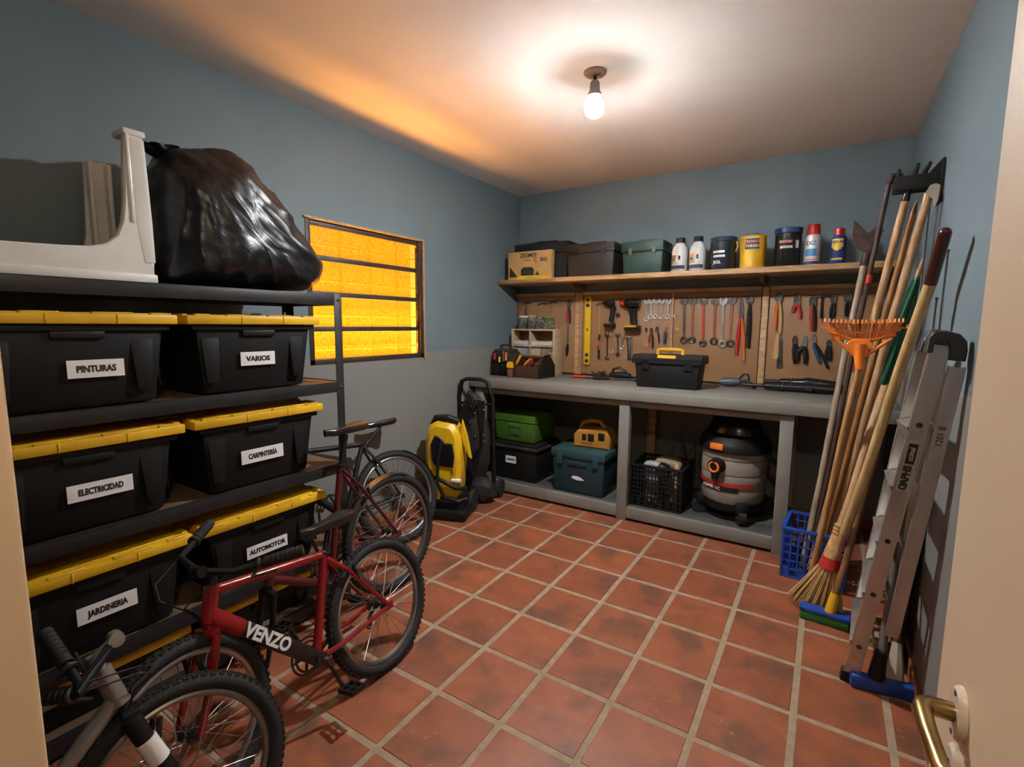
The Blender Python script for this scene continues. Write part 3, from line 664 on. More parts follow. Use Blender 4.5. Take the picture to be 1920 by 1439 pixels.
# third bicycle, behind it against the left wall
r3 = .3; k3 = r3/.263; th, ln = 1.36, .3
d3 = V((math.cos(th), math.sin(th), 0)); n3 = V((-math.sin(th), math.cos(th), 0)); u3 = V((0, 0, 1))*math.cos(ln)+n3*math.sin(ln)
c3 = V((-.25, -.95, r3*math.cos(ln))); g3 = geo(k3); g3['sd'] = (.03*k3, .425*k3); g3['st'] = (.16*k3, .33*k3)
ml3 = lambda s, n, t: c3-d3*s+d3.cross(u3)*n+u3*t
b3 = (ml3(.45*k3, .0, .42*k3), ml3(.58*k3, .0, .44*k3), ml3(.66*k3, .0, .44*k3), ml3(.78*k3, .0, .42*k3))
bike('black bicycle leaning on the left wall behind the maroon one', c3, -d3, u3, r3, g3, black, black, rimd, low=False, bar=b3, fend=(1.9, 3.0, black, .024))
# fourth bicycle, nearest the door
r4 = .25; k4 = r4/.263; an4 = 1.4; f4 = V((math.cos(an4), math.sin(an4), 0)); u4 = V((0, 0, 1))*math.cos(.25)+V((-math.sin(an4), math.cos(an4), 0))*math.sin(.25)
g4 = geo(k4); fh = V((.744, -2.684, r4*math.cos(.25))); c4 = fh-f4*g4['fh'][0]
silv = mat('silver_paint', (.42, .4, .36), .3, .6, c2=(.3, .28, .25))
zb = .78
b4 = (on(58, 1312, 'z', .57), on(150, 1300, 'z', .585), on(150, 1284, 'z', .6), on(84, 1190, 'z', .67))
bike('silver and black bicycle with a white fork decal, nearest the left door jamb', c4, f4, u4, r4, g4, silv, black, rimd, rimd, bar=b4, deco=white, fork_r=.021, dt_r=.018, stem_m=silv)
# ------------------------------------------------------------ things on the wall shelf
def case(name, label, loc, w, d, h, m, lidh=.3, rz=0., handle=True, latch=2, latchm=None, cat='case', bev=.012, rim=None):
    t = thing(name, label, cat, loc, rz)
    hb = h*(1-lidh)
    b = B(); b.box((0, 0, hb/2), (w, d, hb), bev, taper=(.95, .95)); obj('body', b, m, t)
    b = B(); b.box((0, 0, hb+(h-hb)/2), (w+.008, d+.008, h-hb), bev); b.box((0, 0, hb+.008), (w+.014, d+.014, .016), .004); lid = obj('lid', b, m, t)
    for k in range(latch):
        x = w*((k+.5)/latch-.5)*1.15; b = B(); b.box((x, -d/2-.007, hb+.002), (.03, .01, .05), .003); obj('latch', b, latchm or m, t)
    if handle:
        b = B(); b.tube([(-w*.2, 0, h-.004), (-w*.19, 0, h+.022), (w*.19, 0, h+.022), (w*.2, 0, h-.004)], .009, 8); obj('handle', b, latchm or black, t)
    return t
darkb = mat('brown_black_plastic', (.02, .015, .01), .5, c2=(.012, .01, .008), sc=4)
dgreen = mat('dark_green_plastic', (.013, .05, .038), .5, c2=(.01, .038, .03))
YF = .585
case('black_case', 'black plastic case with a handle behind the printed cardboard box', (-.1, .772, SZ), .53, .25, .31, black, latch=0)
cardb = mat('cardboard', (.5, .3, .1), .7, c2=(.42, .25, .09), sc=5)
t = thing('cardboard_box', 'tan printed cardboard carton at the left end of the shelf', 'box', (-.175, .608, SZ))
b = B(); b.box((0, 0, .118), (.44, .045, .236), .002); bx_ = obj('carton', b, cardb, t)
MF = lambda x, z: frame(V((x, -.0232, z)), (1, 0, 0), z=(0, -1, 0))
text('ZESMEF', .05, MF(-.01, .2), ink, 'lettering', bx_, off=.001); text('TRIBU', .028, MF(-.02, .158), mat('brown_ink', (.14, .08, .03), .7), 'lettering', bx_); text('C', .05, MF(.06, .158), ink, 'lettering', bx_, off=.001); text('BIG', .045, MF(.14, .158), ink, 'lettering', bx_, off=.001)
b = B(); b.prism([(-.2, .02), (-.2, .11), (-.12, .02)], .001, M=MX(((1, 0, 0, 0), (0, 0, -1, -.0228), (0, 1, 0, 0), (0, 0, 0, 1)))); b.prism([(-.085, .03), (-.085, .08), (-.06, .1), (.02, .1), (.045, .08), (.045, .03)], .001, M=MX(((1, 0, 0, 0), (0, 0, -1, -.0228), (0, 1, 0, 0), (0, 0, 0, 1)))); b.prism([(.06, .03), (.08, .065), (.1, .03)], .001, M=MX(((1, 0, 0, 0), (0, 0, -1, -.0228), (0, 1, 0, 0), (0, 0, 0, 1)))); obj('printed_picture', b, ink, bx_)
b = B(); b.bb(-.218, .218, -.0234, -.0225, .002, .028); obj('yellow_band', b, yellow, bx_)
case('brown_case', 'brownish black plastic case between the carton and the green case', (.385, .74, SZ), .41, .3, .262, darkb, lidh=.28, rz=.0)
case('green_case', 'dark green plastic case on the shelf beside the white bottles', (.815, .72, SZ), .315, .26, .245, dgreen, lidh=.33, latchm=mat('green_latch', (.1, .11, .06), .5))
def bottle(x, label):
    t = thing('bottle', label, 'bottle', (x, .648, SZ), group='white bottles on the shelf')
    b = B(); b.lathe([(0, 0), (.054, 0), (.058, .006), (.058, .15), (.05, .175), (.032, .2), (.028, .205), (.028, .212), (0, .212)], n=28); bt = obj('body', b, mat('white_bottle', (.62, .61, .58), .3), t)
    b = B(); b.lathe([(0, .21), (.033, .21), (.034, .214), (.033, .244), (.03, .247), (0, .247)], n=24); obj('cap', b, black, t)
    for z0, z1, mm, a0, a1 in ((.1, .12, orange, 3.6, 4.5), (.075, .1, mat('teal_print', (.05, .2, .2), .5), 3.7, 4.4), (.02, .045, mat('navy_print', (.03, .04, .09), .5), 3.5, 5.6), (.055, .072, mat('orange_print', (.6, .25, .08), .5), 3.6, 4.6), (.085, .115, ink, 4.75, 5.0)):
        tt = bmesh.new(); n = 8; lo = [tt.verts.new((.0586*math.cos(a0+(a1-a0)*i/n), .0586*math.sin(a0+(a1-a0)*i/n), z0)) for i in range(n+1)]; hi = [tt.verts.new((v.co.x, v.co.y, z1)) for v in lo]
        for i in range(n): tt.faces.new((lo[i], lo[i+1], hi[i+1], hi[i]))
        q = B(); q._add(tt); obj('print_patch', q, mm, bt)
    return t
bottle(1.085, 'white plastic bottle with a black cap next to the green case'); bottle(1.212, 'white plastic bottle with a black cap next to the blue-lidded jar')
def can(name, label, cat, x, r, prof, m, extra):
    t = thing(name, label, cat, (x, .58+r, SZ)); b = B(); b.lathe(prof, n=36); o = obj('body', b, m, t); extra(t, o); return t
def patch(o, r, a0, a1, z0, z1, m, name='label_patch'):
    tt = bmesh.new(); n = 12; lo = [tt.verts.new((r*math.cos(a0+(a1-a0)*i/n), r*math.sin(a0+(a1-a0)*i/n), z0)) for i in range(n+1)]; hi = [tt.verts.new((v.co.x, v.co.y, z1)) for v in lo]
    for i in range(n): tt.faces.new((lo[i], lo[i+1], hi[i+1], hi[i]))
    q = B(); q._add(tt); return obj(name, q, m, o)
def ctext(body, size, r, a, z, m, o, sx=1.):
    d_ = V((math.cos(a), math.sin(a), 0)); text(body, size, frame(d_*r+V((0, 0, z)), V((-d_.y, d_.x, 0)), z=d_), m, 'lettering', o, off=.0008, sx=sx)
AF = -1.75  # the direction the fronts face
dglass = mat('dark_plastic_jar', (.02, .025, .032), .25); bluelid = mat('blue_lid', (.015, .05, .16), .35); pwhite = mat('print_white', (.7, .7, .68), .5); pyel = mat('print_yellow', (.75, .5, .02), .45); pnavy = mat('print_navy', (.012, .03, .16), .4); predd = mat('cap_red', (.45, .015, .015), .3)
def ex(t, o):
    b = B(); b.lathe([(.082, .195), (.089, .197), (.09, .222), (.08, .23), (0, .23)], n=36); obj('lid', b, mat('teal_lid', (.015, .05, .09), .35), t)
    patch(o, .0865, AF-.5, AF+.45, .115, .13, pwhite); patch(o, .0867, AF-.45, AF+.5, .085, .1, pwhite); ctext('JIOL', .03, .0865, AF-.1, .05, pwhite, o)
    b = B(); b.tube([(.088, -.02, .19), (.098, -.03, .16), (.088, -.04, .12)], .004, 6); obj('handle_clip', b, yellow, t)
can('jar', 'wide dark jar with a teal lid left of the yellow tin', 'jar', 1.381, .088, [(0, 0), (.083, 0), (.086, .005), (.086, .19), (.08, .197), (0, .197)], dglass, ex)
def ex(t, o):
    patch(o, .0845, AF-.35, AF+.75, .125, .195, pnavy); ctext('TECHNO', .022, .0846, AF+.2, .175, mat('print_orange', (.8, .25, .03), .5), o); ctext('TARGO', .024, .0848, AF+.22, .145, pyel, o)
    b = B(); b.tube([(-.06, -.03, .213), (-.02, -.05, .235), (.03, -.05, .232), (.06, -.03, .213)], .0022, 6); obj('bail_handle', b, dsteel, t)
can('paint_tin', 'yellow ribbed tin with a dark printed panel', 'tin', 1.575, .083, [(0, 0), (.081, 0), (.083, .004)]+[(.083-.003*(i % 2), .012+.012*i) for i in range(8)]+[(.083, .11), (.083, .205), (.086, .208), (.086, .215), (.078, .215), (.076, .209), (0, .209)], yellow, ex)
def ex(t, o):
    b = B(); b.lathe([(.078, .215), (.083, .217), (.084, .248), (.078, .252), (0, .252)], n=36); obj('lid', b, bluelid, t)
    patch(o, .0795, AF-.45, AF+.55, .15, .166, pwhite); patch(o, .0795, AF-.35, AF+.6, .115, .132, pwhite); ctext('DOMBO', .02, .0797, AF+.05, .158, redp, o); patch(o, .0795, AF+.85, AF+1.15, .115, .165, pwhite)
can('tall_jar', 'tall black jar with a royal blue lid', 'jar', 1.785, .079, [(0, 0), (.076, 0), (.079, .004), (.079, .212), (.074, .217), (0, .217)], blackg, ex)
def ex(t, o):
    b = B(); b.lathe([(.036, .19), (.038, .194), (.036, .252), (.033, .257), (0, .257)], n=28); obj('cap', b, predd, t)
    patch(o, .0468, AF-.75, AF+.75, .055, .1, mat('print_sky', (.05, .22, .45), .5)); patch(o, .0468, AF-1.2, AF+1.2, .004, .022, pnavy); patch(o, .0468, AF-.9, AF+.9, .028, .036, orange)
    q = patch(o, .0472, AF-.45, AF+.45, .1, .155, pwhite); ctext('DIZ', .034, .0475, AF, .135, pnavy, o)
can('white_spray_can', 'white aerosol can with a red cap', 'spray can', 1.93, .046, [(0, 0), (.045, 0), (.046, .003), (.0465, .17), (.04, .188), (.034, .194), (0, .194)], mat('can_white', (.62, .6, .58), .3, .2), ex)
def ex(t, o):
    b = B(); b.lathe([(.028, .175), (.031, .178), (.029, .215), (.022, .222), (0, .222)], n=28); obj('cap', b, predd, t)
    M = lambda a, z, s, m, n: None
    patch(o, .0428, AF-.8, AF+.8, .1, .152, pyel); patch(o, .0428, AF-.55, AF+.55, .088, .1, pyel); patch(o, .0428, AF-.25, AF+.25, .08, .088, pyel); patch(o, .0428, AF-.8, AF+.8, .022, .034, pyel)
    ctext('WD-40', .025, .0432, AF, .132, pnavy, o, sx=.86)
can('blue_spray_can', 'blue and yellow lubricant aerosol can with a red cap at the shelf end', 'spray can', 2.07, .0425, [(0, 0), (.0415, 0), (.0425, .003), (.0425, .155), (.036, .172), (.029, .178), (0, .178)], pnavy, ex)
# ------------------------------------------------------------ things standing on the bench
BZ = .957
def P(u, v, y=.885): return on(u, v, 'y', y)
t = thing('tool_box', 'black toolbox with a yellow handle in the middle of the bench', 'toolbox', (1.085, .5, BZ), .02)
b = B(); b.box((0, 0, .09), (.46, .21, .18), .012, taper=(.94, .92)); obj('body', b, black, t)
b = B(); b.prism([(-.12, .178), (-.12, .215), (-.095, .24), (.095, .24), (.12, .215), (.12, .178)], .5, M=MX(((0, 0, 1, -.25), (1, 0, 0, 0), (0, 1, 0, 0), (0, 0, 0, 1))), bev=.006); obj('lid', b, black, t)
for x in (-.15, .15): b = B(); b.box((x, -.113, .17), (.06, .014, .07), .004); obj('latch', b, black, t)
b = B(); b.tube([(-.09, 0, .235), (-.088, 0, .272), (-.07, 0, .278), (.07, 0, .278), (.088, 0, .272), (.09, 0, .235)], .009, 8, flat=1.4); obj('handle', b, yellow, t)
b = B(); b.box((0, -.106, .226), (.13, .02, .028), .005, rx=-.75); obj('lid_panel', b, yellow, t)
# small wooden organiser with trays and jars
ox, oy = -.2, .76
t = thing('organiser_shelf', 'small pale wood pigeonhole shelf on the left end of the bench', 'shelf', (ox, oy, BZ)); cream2 = mat('raw_pine', (.5, .38, .24), .6, c2=(.42, .3, .18), sc=6, stretch=(1, 1, 6)); hwid = .215
b = B()
for x in (-hwid, hwid): b.bb(x-.008, x+.008, -.07, .1, 0, .41, .002)
obj('side', b, cream2, t)
for z in (.012, .17, .26, .405): b = B(); b.bb(-hwid, hwid, -.07, .1, z-.008, z+.008, .002); obj('shelf_board', b, cream2, t)
b = B(); b.bb(-.035, -.023, -.068, .1, .178, .397, .001); obj('divider', b, cream2, t)
b = B(); b.bb(-hwid, hwid, .095, .1, 0, .41); obj('back', b, hard, t)
for k, (x, z, w, m_, l) in enumerate([(-.125, .18, .14, 'grey_tray', 'grey parts tray in the lower left pigeonhole'), (.03, .18, .09, 'cream_tray', 'cream parts tray in the lower middle pigeonhole'), (.145, .18, .11, 'speckled_tray', 'speckled parts tray in the lower right pigeonhole'), (-.125, .27, .14, 'white_tray', 'white parts tray in the upper left pigeonhole'), (.09, .27, .2, 'white_tray', 'wide white parts tray in the upper right pigeonhole')]):
    mm = dict(grey_tray=mat('grey_tray', (.3, .32, .34), .5), cream_tray=mat('cream_tray', (.45, .4, .28), .5), speckled_tray=mat('speckled_tray', (.4, .33, .16), .6, c2=(.05, .04, .03), sc=60), white_tray=mat('white_tray', (.6, .58, .55), .5))[m_]
    q = thing('parts_tray', l, 'tray', (ox+x, oy-.02, BZ+z), group='parts trays in the organiser')
    h = .06 if z < .2 else .035
    b = B(); b.box((0, 0, .003), (w, .085, .006)); b.box((0, -.041, h/2), (w, .004, h), .001); b.box((0, .041, h/2), (w, .004, h), .001); b.box((-w/2, 0, h/2), (.004, .085, h), .001); b.box((w/2, 0, h/2), (.004, .085, h), .001); obj('tray_body', b, mm, q)
    b = B()
    for i in range(14): b.box((rnd.uniform(-w*.4, w*.4), rnd.uniform(-.03, .03), h*.7+rnd.uniform(0, .018)), (.018, .01, .01), .002, rz=rnd.uniform(0, 3), rx=rnd.uniform(0, 3))
    s_ = obj('small_parts', b, rnd.choice([dsteel, steel, rust, poled]), q); s_['kind'] = 'stuff'
glass = mat('jar_glass', (.13, .135, .12), .12, spec=.7)
for k, (x, rr, hh, l, lidm) in enumerate([(-.13, .045, .12, 'glass jar of screws with a white lid, leftmost on the organiser', white), (-.035, .04, .125, 'glass jar of bolts with a pale lid, second on the organiser', cream2), (.05, .042, .11, 'glass jar of dark nails with a brass lid, third on the organiser', brass), (.145, .047, .1, 'glass jar with green and yellow plugs, rightmost on the organiser', green)]):
    q = thing('glass_jar', l, 'jar', (ox+x, oy-.01, BZ+.413), group='jars on the organiser')
    b = B(); b.lathe([(0, 0), (rr, 0), (rr*1.02, .004), (rr*1.02, hh*.75), (rr*.8, hh*.84), (rr*.8, hh*.86), (0, hh*.86)], n=20); jb = obj('glass_body', b, glass, q)
    b = B()
    for i in range(40):
        a = rnd.uniform(PI*.9, 2.1*PI); z = rnd.uniform(.008, hh*.6); b.box((rr*1.0*math.cos(a), rr*1.0*math.sin(a), z), (.014, .008, .008), .001, rz=rnd.uniform(0, 3), rx=rnd.uniform(0, 3))
    s_ = obj('contents', b, [dsteel, rust, ink, mat('plug_mix', (.35, .3, .02), .5, c2=(.02, .12, .08), sc=60)][k], q); s_['kind'] = 'stuff'
    b = B(); b.lathe([(rr*.8, hh*.86), (rr*.86, hh*.86), (rr*.86, hh), (0, hh)], n=20); obj('lid', b, lidm, q)
for x, l in ((-.175, 'raw wood wedge bracket at the left of the organiser top'), (-.078, 'raw wood wedge bracket between jars on the organiser top')):
    b = B(); b.prism([(-.012, 0), (.02, 0), (.016, .03), (.008, .1), (-.002, .12), (-.01, .1)], .06, M=MX.Translation((ox+x, oy+.07, BZ+.414))@MX.Rotation(PI/2, 4, 'X')); tag(obj('wood_bracket', b, cream2), l, 'bracket')
# tool totes
t = thing('tool_bag', 'black canvas tool bag with a round top handle in the bench corner', 'tool bag', (-.375, .53, BZ))
b = B(); b.prism([(-.105, 0), (.105, 0), (.11, .12), (.1, .2), (.07, .235), (-.07, .235), (-.1, .2), (-.11, .12)], .17, M=MX(((1, 0, 0, 0), (0, 0, -1, .085), (0, 1, 0, 0), (0, 0, 0, 1))), bev=.012); obj('bag_body', b, mat('black_canvas', (.014, .013, .012), .8, bump=.4, bs=200), t)
b = B(); b.tube([(-.06, 0, .225), (-.055, 0, .262), (0, 0, .272), (.055, 0, .262), (.06, 0, .225)], .011, 8); obj('handle', b, mat('maroon_grip', (.06, .015, .015), .5), t)
for x, z, w, h in ((-.05, .06, .09, .1), (.05, .06, .09, .1), (.0, .15, .17, .06)): b = B(); b.box((x, -.092, z), (w, .018, h), .006); obj('pocket', b, black, t)
for k, (x, z, m_, hh) in enumerate([(.045, .16, steel, .09), (.07, .17, orange, .07), (.0, .15, yellow, .05), (-.05, .17, redp, .06)]): b = B(); b.tube([(x, -.107, z-.03), (x, -.107, z+hh-.03)], .009, 8); obj('pocket_tool', b, m_, t)
t = thing('tool_tote', 'open dark tool tote full of hand tools beside the tool bag', 'tool tote', (-.105, .53, BZ), -.06)
dwood = mat('dark_stained_wood', (.07, .03, .014), .5, c2=(.035, .016, .01))
b = B(); b.bb(-.15, .15, -.13, -.115, 0, .1, .003); b.bb(-.15, .15, .115, .13, 0, .12, .003); b.bb(-.15, .15, -.13, .13, 0, .012, .002); obj('tray', b, dwood, t)
for x in (-.15, .15): b = B(); b.prism([(-.13, 0), (.13, 0), (.13, .1), (.04, .195), (-.04, .195), (-.13, .1)], .014, M=MX(((0, 0, 1, x-.007), (1, 0, 0, 0), (0, 1, 0, 0), (0, 0, 0, 1))), bev=.003); obj('end_panel', b, black if x > 0 else dwood, t)
b = B(); b.cyl((-.16, 0, .172), (.16, 0, .172), .012, n=12); obj('carry_bar', b, dwood, t)
tot = [('screwdriver', 'yellow-handled screwdriver lying in the tool tote', yellow), ('screwdriver', 'orange-handled screwdriver lying in the tool tote', orange), ('screwdriver', 'red-handled screwdriver lying in the tool tote', redp), ('chisel', 'dark-handled chisel lying in the tool tote', poled), ('screwdriver', 'black-handled screwdriver at the back of the tool tote', black)]
for k, (n_, l, mm) in enumerate(tot):
    q = thing(n_, l, n_, (-.13+(-.12+.045*k), .46+.03*k, BZ+.06), group='hand tools in the tote'); a = V((rnd.uniform(.3, .9), rnd.uniform(-.25, .25), .62)).normalized()
    b = B(); b.tube([a*.06, a*.075, a*.13, a*.15], [.008, .012, .012, .008], 8); obj('handle', b, mm, q); b = B(); b.tube([(0, 0, 0), a*.065], .004, 6); obj('shaft', b, steel, q)
q = thing('tape_measure', 'yellow tape measure at the front of the tool tote', 'tape measure', (-.235, .378, BZ)); b = B(); b.prism([(-.028, 0), (.028, 0), (.03, .03), (.018, .055), (-.018, .055), (-.03, .03)], .03, M=MX.Translation((0, .015, .08))@MX.Rotation(PI/2, 4, 'X'), bev=.004); obj('case', b, yellow, q)
b = B(); b.box((0, -.0, .036), (.04, .026, .072), .003); obj('pouch', b, mat('leather', (.16, .07, .04), .7), q)
# clutter lying at the back of the bench
def lying(name, label, cat, p, q, parts):
    p = V(p); q = V(q); t = thing(name, label, cat, (p.x, p.y, BZ)); d_ = q-p
    for nm, a0, a1, r0, r1, mm in parts:
        b = B(); b.tube([p+d_*a0, p+d_*a1], [r0, r1], 10); obj(nm, b, mm, t, W=True)
    return t
lying('pliers', 'red-handled pliers lying left of the black toolbox', 'pliers', (.22, .66, BZ+.014), (.52, .72, BZ+.014), [('handle', 0, .45, .012, .011, redp), ('handle', .02, .45, .009, .009, redp), ('jaw', .42, .7, .013, .006, dsteel)])
lying('long_clamp', 'black ratchet clamp lying left of the black toolbox', 'clamp', (.42, .64, BZ+.015), (.82, .7, BZ+.015), [('grip', 0, .35, .014, .011, black), ('bar', .3, 1, .007, .007, dsteel), ('jaw', .86, .95, .015, .013, black)])
t = thing('claw_grinder', 'small black angle grinder resting before the panel, left of the toolbox', 'grinder', (.6, .79, BZ)); b = B(); b.tube([(-.09, 0, .03), (.02, 0, .035), (.09, .0, .03)], [.022, .03, .024], 12); obj('body', b, black, t); b = B(); b.tube([(-.07, -.01, .04), (-.05, -.02, .085), (.0, -.02, .1), (.05, -.01, .07), (.07, 0, .03)], .012, 8); obj('guard', b, dsteel, t); b = B(); b.cyl((-.08, 0, .02), (-.08, 0, .012), .05, n=24); obj('disc', b, rust, t)
t = thing('coil_of_chain', 'small heap of rusty chain below the hanging knife', 'chain', (.4, .85, BZ))
b = B()
for i in range(9): b.tor((rnd.uniform(-.06, .06), rnd.uniform(-.03, .02), .012+.006*i*.6), .022, .0045, (rnd.uniform(-1, 1), rnd.uniform(-1, 1), rnd.uniform(.2, 1)), 14, 6)
obj('links', b, rust, t)
t = thing('paint_sprayer', 'grey-blue spray gun lying right of the black toolbox', 'spray gun', (1.48, .78, BZ)); b = B(); b.tube([(-.08, 0, .035), (.0, 0, .04), (.05, 0, .04)], [.028, .034, .02], 14); obj('cup', b, mat('bluegrey', (.06, .075, .1), .4), t); b = B(); b.tube([(.04, 0, .04), (.1, -.02, .05), (.16, -.03, .012)], [.018, .016, .014], 10); b.tube([(.03, 0, .05), (.07, 0, .1), (.1, 0, .1), (.11, 0, .06)], .007, 8); obj('gun', b, black, t)
def longgun(label, x0, x1, y, z, r):
    t = thing('pneumatic_tool', label, 'power tool', ((x0+x1)/2, y, BZ)); L = x1-x0
    b = B(); b.tube([(-L*.5, 0, z), (-L*.28, 0, z), (-.27*L, 0, z), (.05*L, 0, z), (.12*L, 0, z+.004), (.5*L, 0, z)], [r*.45, r*.5, r*.8, r, r*1.15, r*.8], 14); obj('barrel', b, blackg, t)
    b = B(); b.tube([(.1*L, 0, z), (.13*L, -.02, z-.004), (.18*L, -.038, z-.008)], [r*.7, r*.7, r*.6], 10); obj('grip', b, black, t)
    b = B(); b.tor((-.1*L, 0, z), r*1.02, .004, (1, 0, 0), 18, 6); b.tor((.3*L, 0, z), r*1.02, .004, (1, 0, 0), 18, 6); obj('ring', b, dsteel, t); return t
longgun('long black caulking tool lying along the front at the bench right end', 1.55, 2.2, .715, .032, .028)
longgun('long black hedge trimmer body lying at the back of the bench right end', 1.68, 2.12, .865, .05, .035)
longgun('black saw body on the right end of the bench, behind the caulking tool', 1.9, 2.3, .795, .03, .024)
# ------------------------------------------------------------ tools hanging on the boards
HY = .893
def hang(name, label, cat, u, v, group=None):
    p = P(u, v, HY); return thing(name, label, cat, p, group=group), p
def wrench(name, label, a, c, w, m_, gm=None, group='wrenches on the tool boards', jaw=True, ring=True):
    A = P(*a, HY); Z = P(*c, HY); t = thing(name, label, 'wrench', A, group=group); L = (Z-A).length; w *= 1.2
    M = frame(A, Z-A, z=(0, -1, 0)); M.translation = A+V((0, .009, 0)); h = w*.5; b = B()
    b.prism([(w*.8, -h*.62), (L-w*.8, -h*.5), (L-w*.8, h*.5), (w*.8, h*.62)], .008, M=M, bev=.0015)
    o = obj('shaft', b, gm or m_, t, W=True)
    b = B(); q = w
    b.prism([(w*1.3, -h*.6), (w*.7, -q), (-w*.15, -q*1.0), (-w*.75, -q*.62), (-w*.2, -q*.42), (w*.15, -q*.3), (w*.3, 0), (w*.15, q*.3), (-w*.2, q*.42), (-w*.75, q*.62), (-w*.15, q*1.0), (w*.7, q), (w*1.3, h*.6)], .011, M=M, bev=.001); obj('jaw', b, m_, t, W=True)
    b = B(); b.tor(M@V((L-w*.2, 0, .005)), w*.68, w*.3, M.to_3x3().col[2], 18, 8); obj('ring', b, m_, t, W=True)
    return t
Z2 = lambda x, y: (1080+x*.12508, 540+y*.12508)
Z3 = lambda x, y: (1260+x*.139, 540+y*.139)
Z4 = lambda x, y: (1420+x*.15286, 540+y*.15286)
Z1 = lambda x, y: (900+x*.12508, 540+y*.12508)
sw = mat('wrench_chrome', (.7, .68, .64), .3, .7)
for k, (xt, xb, yb_) in enumerate([(1060, 1055, 480), (1128, 1115, 440), (1205, 1190, 440), (1290, 1272, 440), (1390, 1365, 440)]):
    wrench('combination_wrench', ['first', 'second', 'third', 'fourth', 'fifth'][k]+' of five bright wrenches hanging right of the drill, counted from the drill', Z2(xt, 190), Z2(xb, yb_), .02, sw)
wrench('small_wrench', 'tiny bright wrench lying crosswise beside the five bright wrenches', Z2(1490, 425), Z2(1415, 440), .012, sw)
for k, (x, y0, y1, m_, l) in enumerate([(465, 700, 1060, dsteel, 'thin dark wrench below the black driver'), (530, 690, 960, steel, 'short steel wrench below the black driver'), (622, 700, 1010, dsteel, 'dark curved wrench left of the folding knife'), (690, 750, 900, steel, 'small steel wrench just left of the folding knife')]):
    wrench('spanner', l, Z2(x, y0), Z2(x, y1), .017, m_)
for k, (x0, x1, y0, y1, m_, gm, l) in enumerate([(165, 155, 165, 720, dsteel, dsteel, 'long dark wrench, first in the row above the toolbox'), (285, 265, 165, 715, dsteel, mat('brown_red', (.2, .05, .035), .5), 'long wrench with a brownish red shaft, second above the toolbox'), (425, 415, 165, 760, dsteel, redp, 'long wrench with a bright red shaft above the toolbox handle'), (585, 560, 165, 730, dsteel, mat('brick_red', (.3, .05, .035), .5), 'red-shafted wrench with a dark tip, fourth above the toolbox'), (690, 675, 165, 770, steel, steel, 'plain steel wrench between two red-shafted ones'), (815, 785, 155, 760, dsteel, mat('brown_red2', (.24, .07, .045), .5), 'ring wrench with a red neck left of the bolt cutters')]):
    wrench('long_wrench', l, Z3(x0, y0), Z3(x1, y1), .026, m_, gm, group='long wrenches above the toolbox')
def pliers(label, top, piv, ends, jm, hms, w=.012, cat='pliers', name='pliers', r=.0075):
    w *= 1.3; r *= 1.3
    T = P(*top, HY); V0 = P(*piv, HY); t = thing(name, label, cat, T, group='pliers on the tool boards'); M = frame(T+V((0, .009, 0)), V0-T, z=(0, -1, 0)); L = (V0-T).length
    b = B()
    for s in (-1, 1): b.prism([(0, s*.001), (0, s*w*.4), (L*.5, s*w), (L*1.15, s*w*.9), (L*1.15, s*.001)][::s], .011, M=M, bev=.001)
    obj('jaw', b, jm, t, W=True)
    b = B(); b.cyl(V0+V((0, .008, 0)), V0+V((0, -.006, 0)), w*.8, n=14); obj('pivot', b, jm, t, W=True)
    for k, e in enumerate(ends):
        E = P(*e, HY); s = 1 if k else -1; mid = V0*.5+E*.5+V((s*.006, 0, 0)); b = B(); b.tube([V0, V0*.75+E*.25+V((s*.006, 0, 0)), mid, E], [r*.8, r, r*1.1, r*.9], 8); obj('handle', b, hms[k % len(hms)], t, W=True)
    return t
gor = mat('orange_grip', (.6, .15, .03), .45); gye = mat('tan_grip', (.5, .3, .12), .5); gblu = mat('blue_grip', (.02, .07, .13), .45); gre = mat('red_grip', (.45, .025, .02), .4)
pliers('red-gripped pliers at the right end of the left panel', Z1(1330, 175), Z1(1330, 280), [Z1(1300, 530), Z1(1345, 540)], dsteel, [gre, black])
pliers('small tan-gripped pliers below the five bright wrenches', Z2(1050, 595), Z2(1050, 650), [Z2(1035, 880), Z2(1060, 880)], dsteel, [gye, gye], .008, r=.005)
pliers('small red-and-black pliers below the five bright wrenches', Z2(1125, 600), Z2(1130, 680), [Z2(1100, 820), Z2(1150, 910)], dsteel, [gre, black], .011, r=.006)
pliers('small dark pincers below the fourth bright wrench', Z2(1215, 580), Z2(1215, 640), [Z2(1190, 660), Z2(1245, 830)], dsteel, [dsteel, black], .011, r=.005)
pliers('small grey multi-tool below the fifth bright wrench', Z2(1350, 590), Z2(1340, 650), [Z2(1310, 830), Z2(1335, 835)], steel, [steel, dsteel], .011, r=.007)
pliers('long bolt cutters with red handle ends on the panel behind the toolbox', Z3(930, 115), Z3(935, 390), [Z3(870, 920), Z3(970, 980)], dsteel, [gre, gor], .013, 'bolt cutters', 'bolt_cutters', r=.009)
pliers('dark locking pliers right of the bolt cutters', Z3(1050, 105), Z3(1050, 190), [Z3(1010, 800), Z3(1035, 820)], dsteel, [dsteel, black], .02)
pliers('orange and tan handled large shears beside the wood batten', Z4(265, 60), Z4(265, 150), [Z4(215, 520), Z4(285, 560)], dsteel, [gor, gye], .02, r=.009)
pliers('red-gripped pliers with a green band on the right panel', Z4(490, 65), Z4(490, 200), [Z4(430, 300), Z4(525, 370)], dsteel, [gre, gre], .018, r=.009)
pliers('red and black combination pliers third on the right panel', Z4(680, 95), Z4(680, 200), [Z4(670, 520), Z4(700, 530)], dsteel, [gre, black], .018, r=.009)
pliers('black long-nose pliers above the orange rake', Z4(940, 70), Z4(935, 180), [Z4(895, 370), Z4(920, 400)], dsteel, [black, black], .014, r=.007)
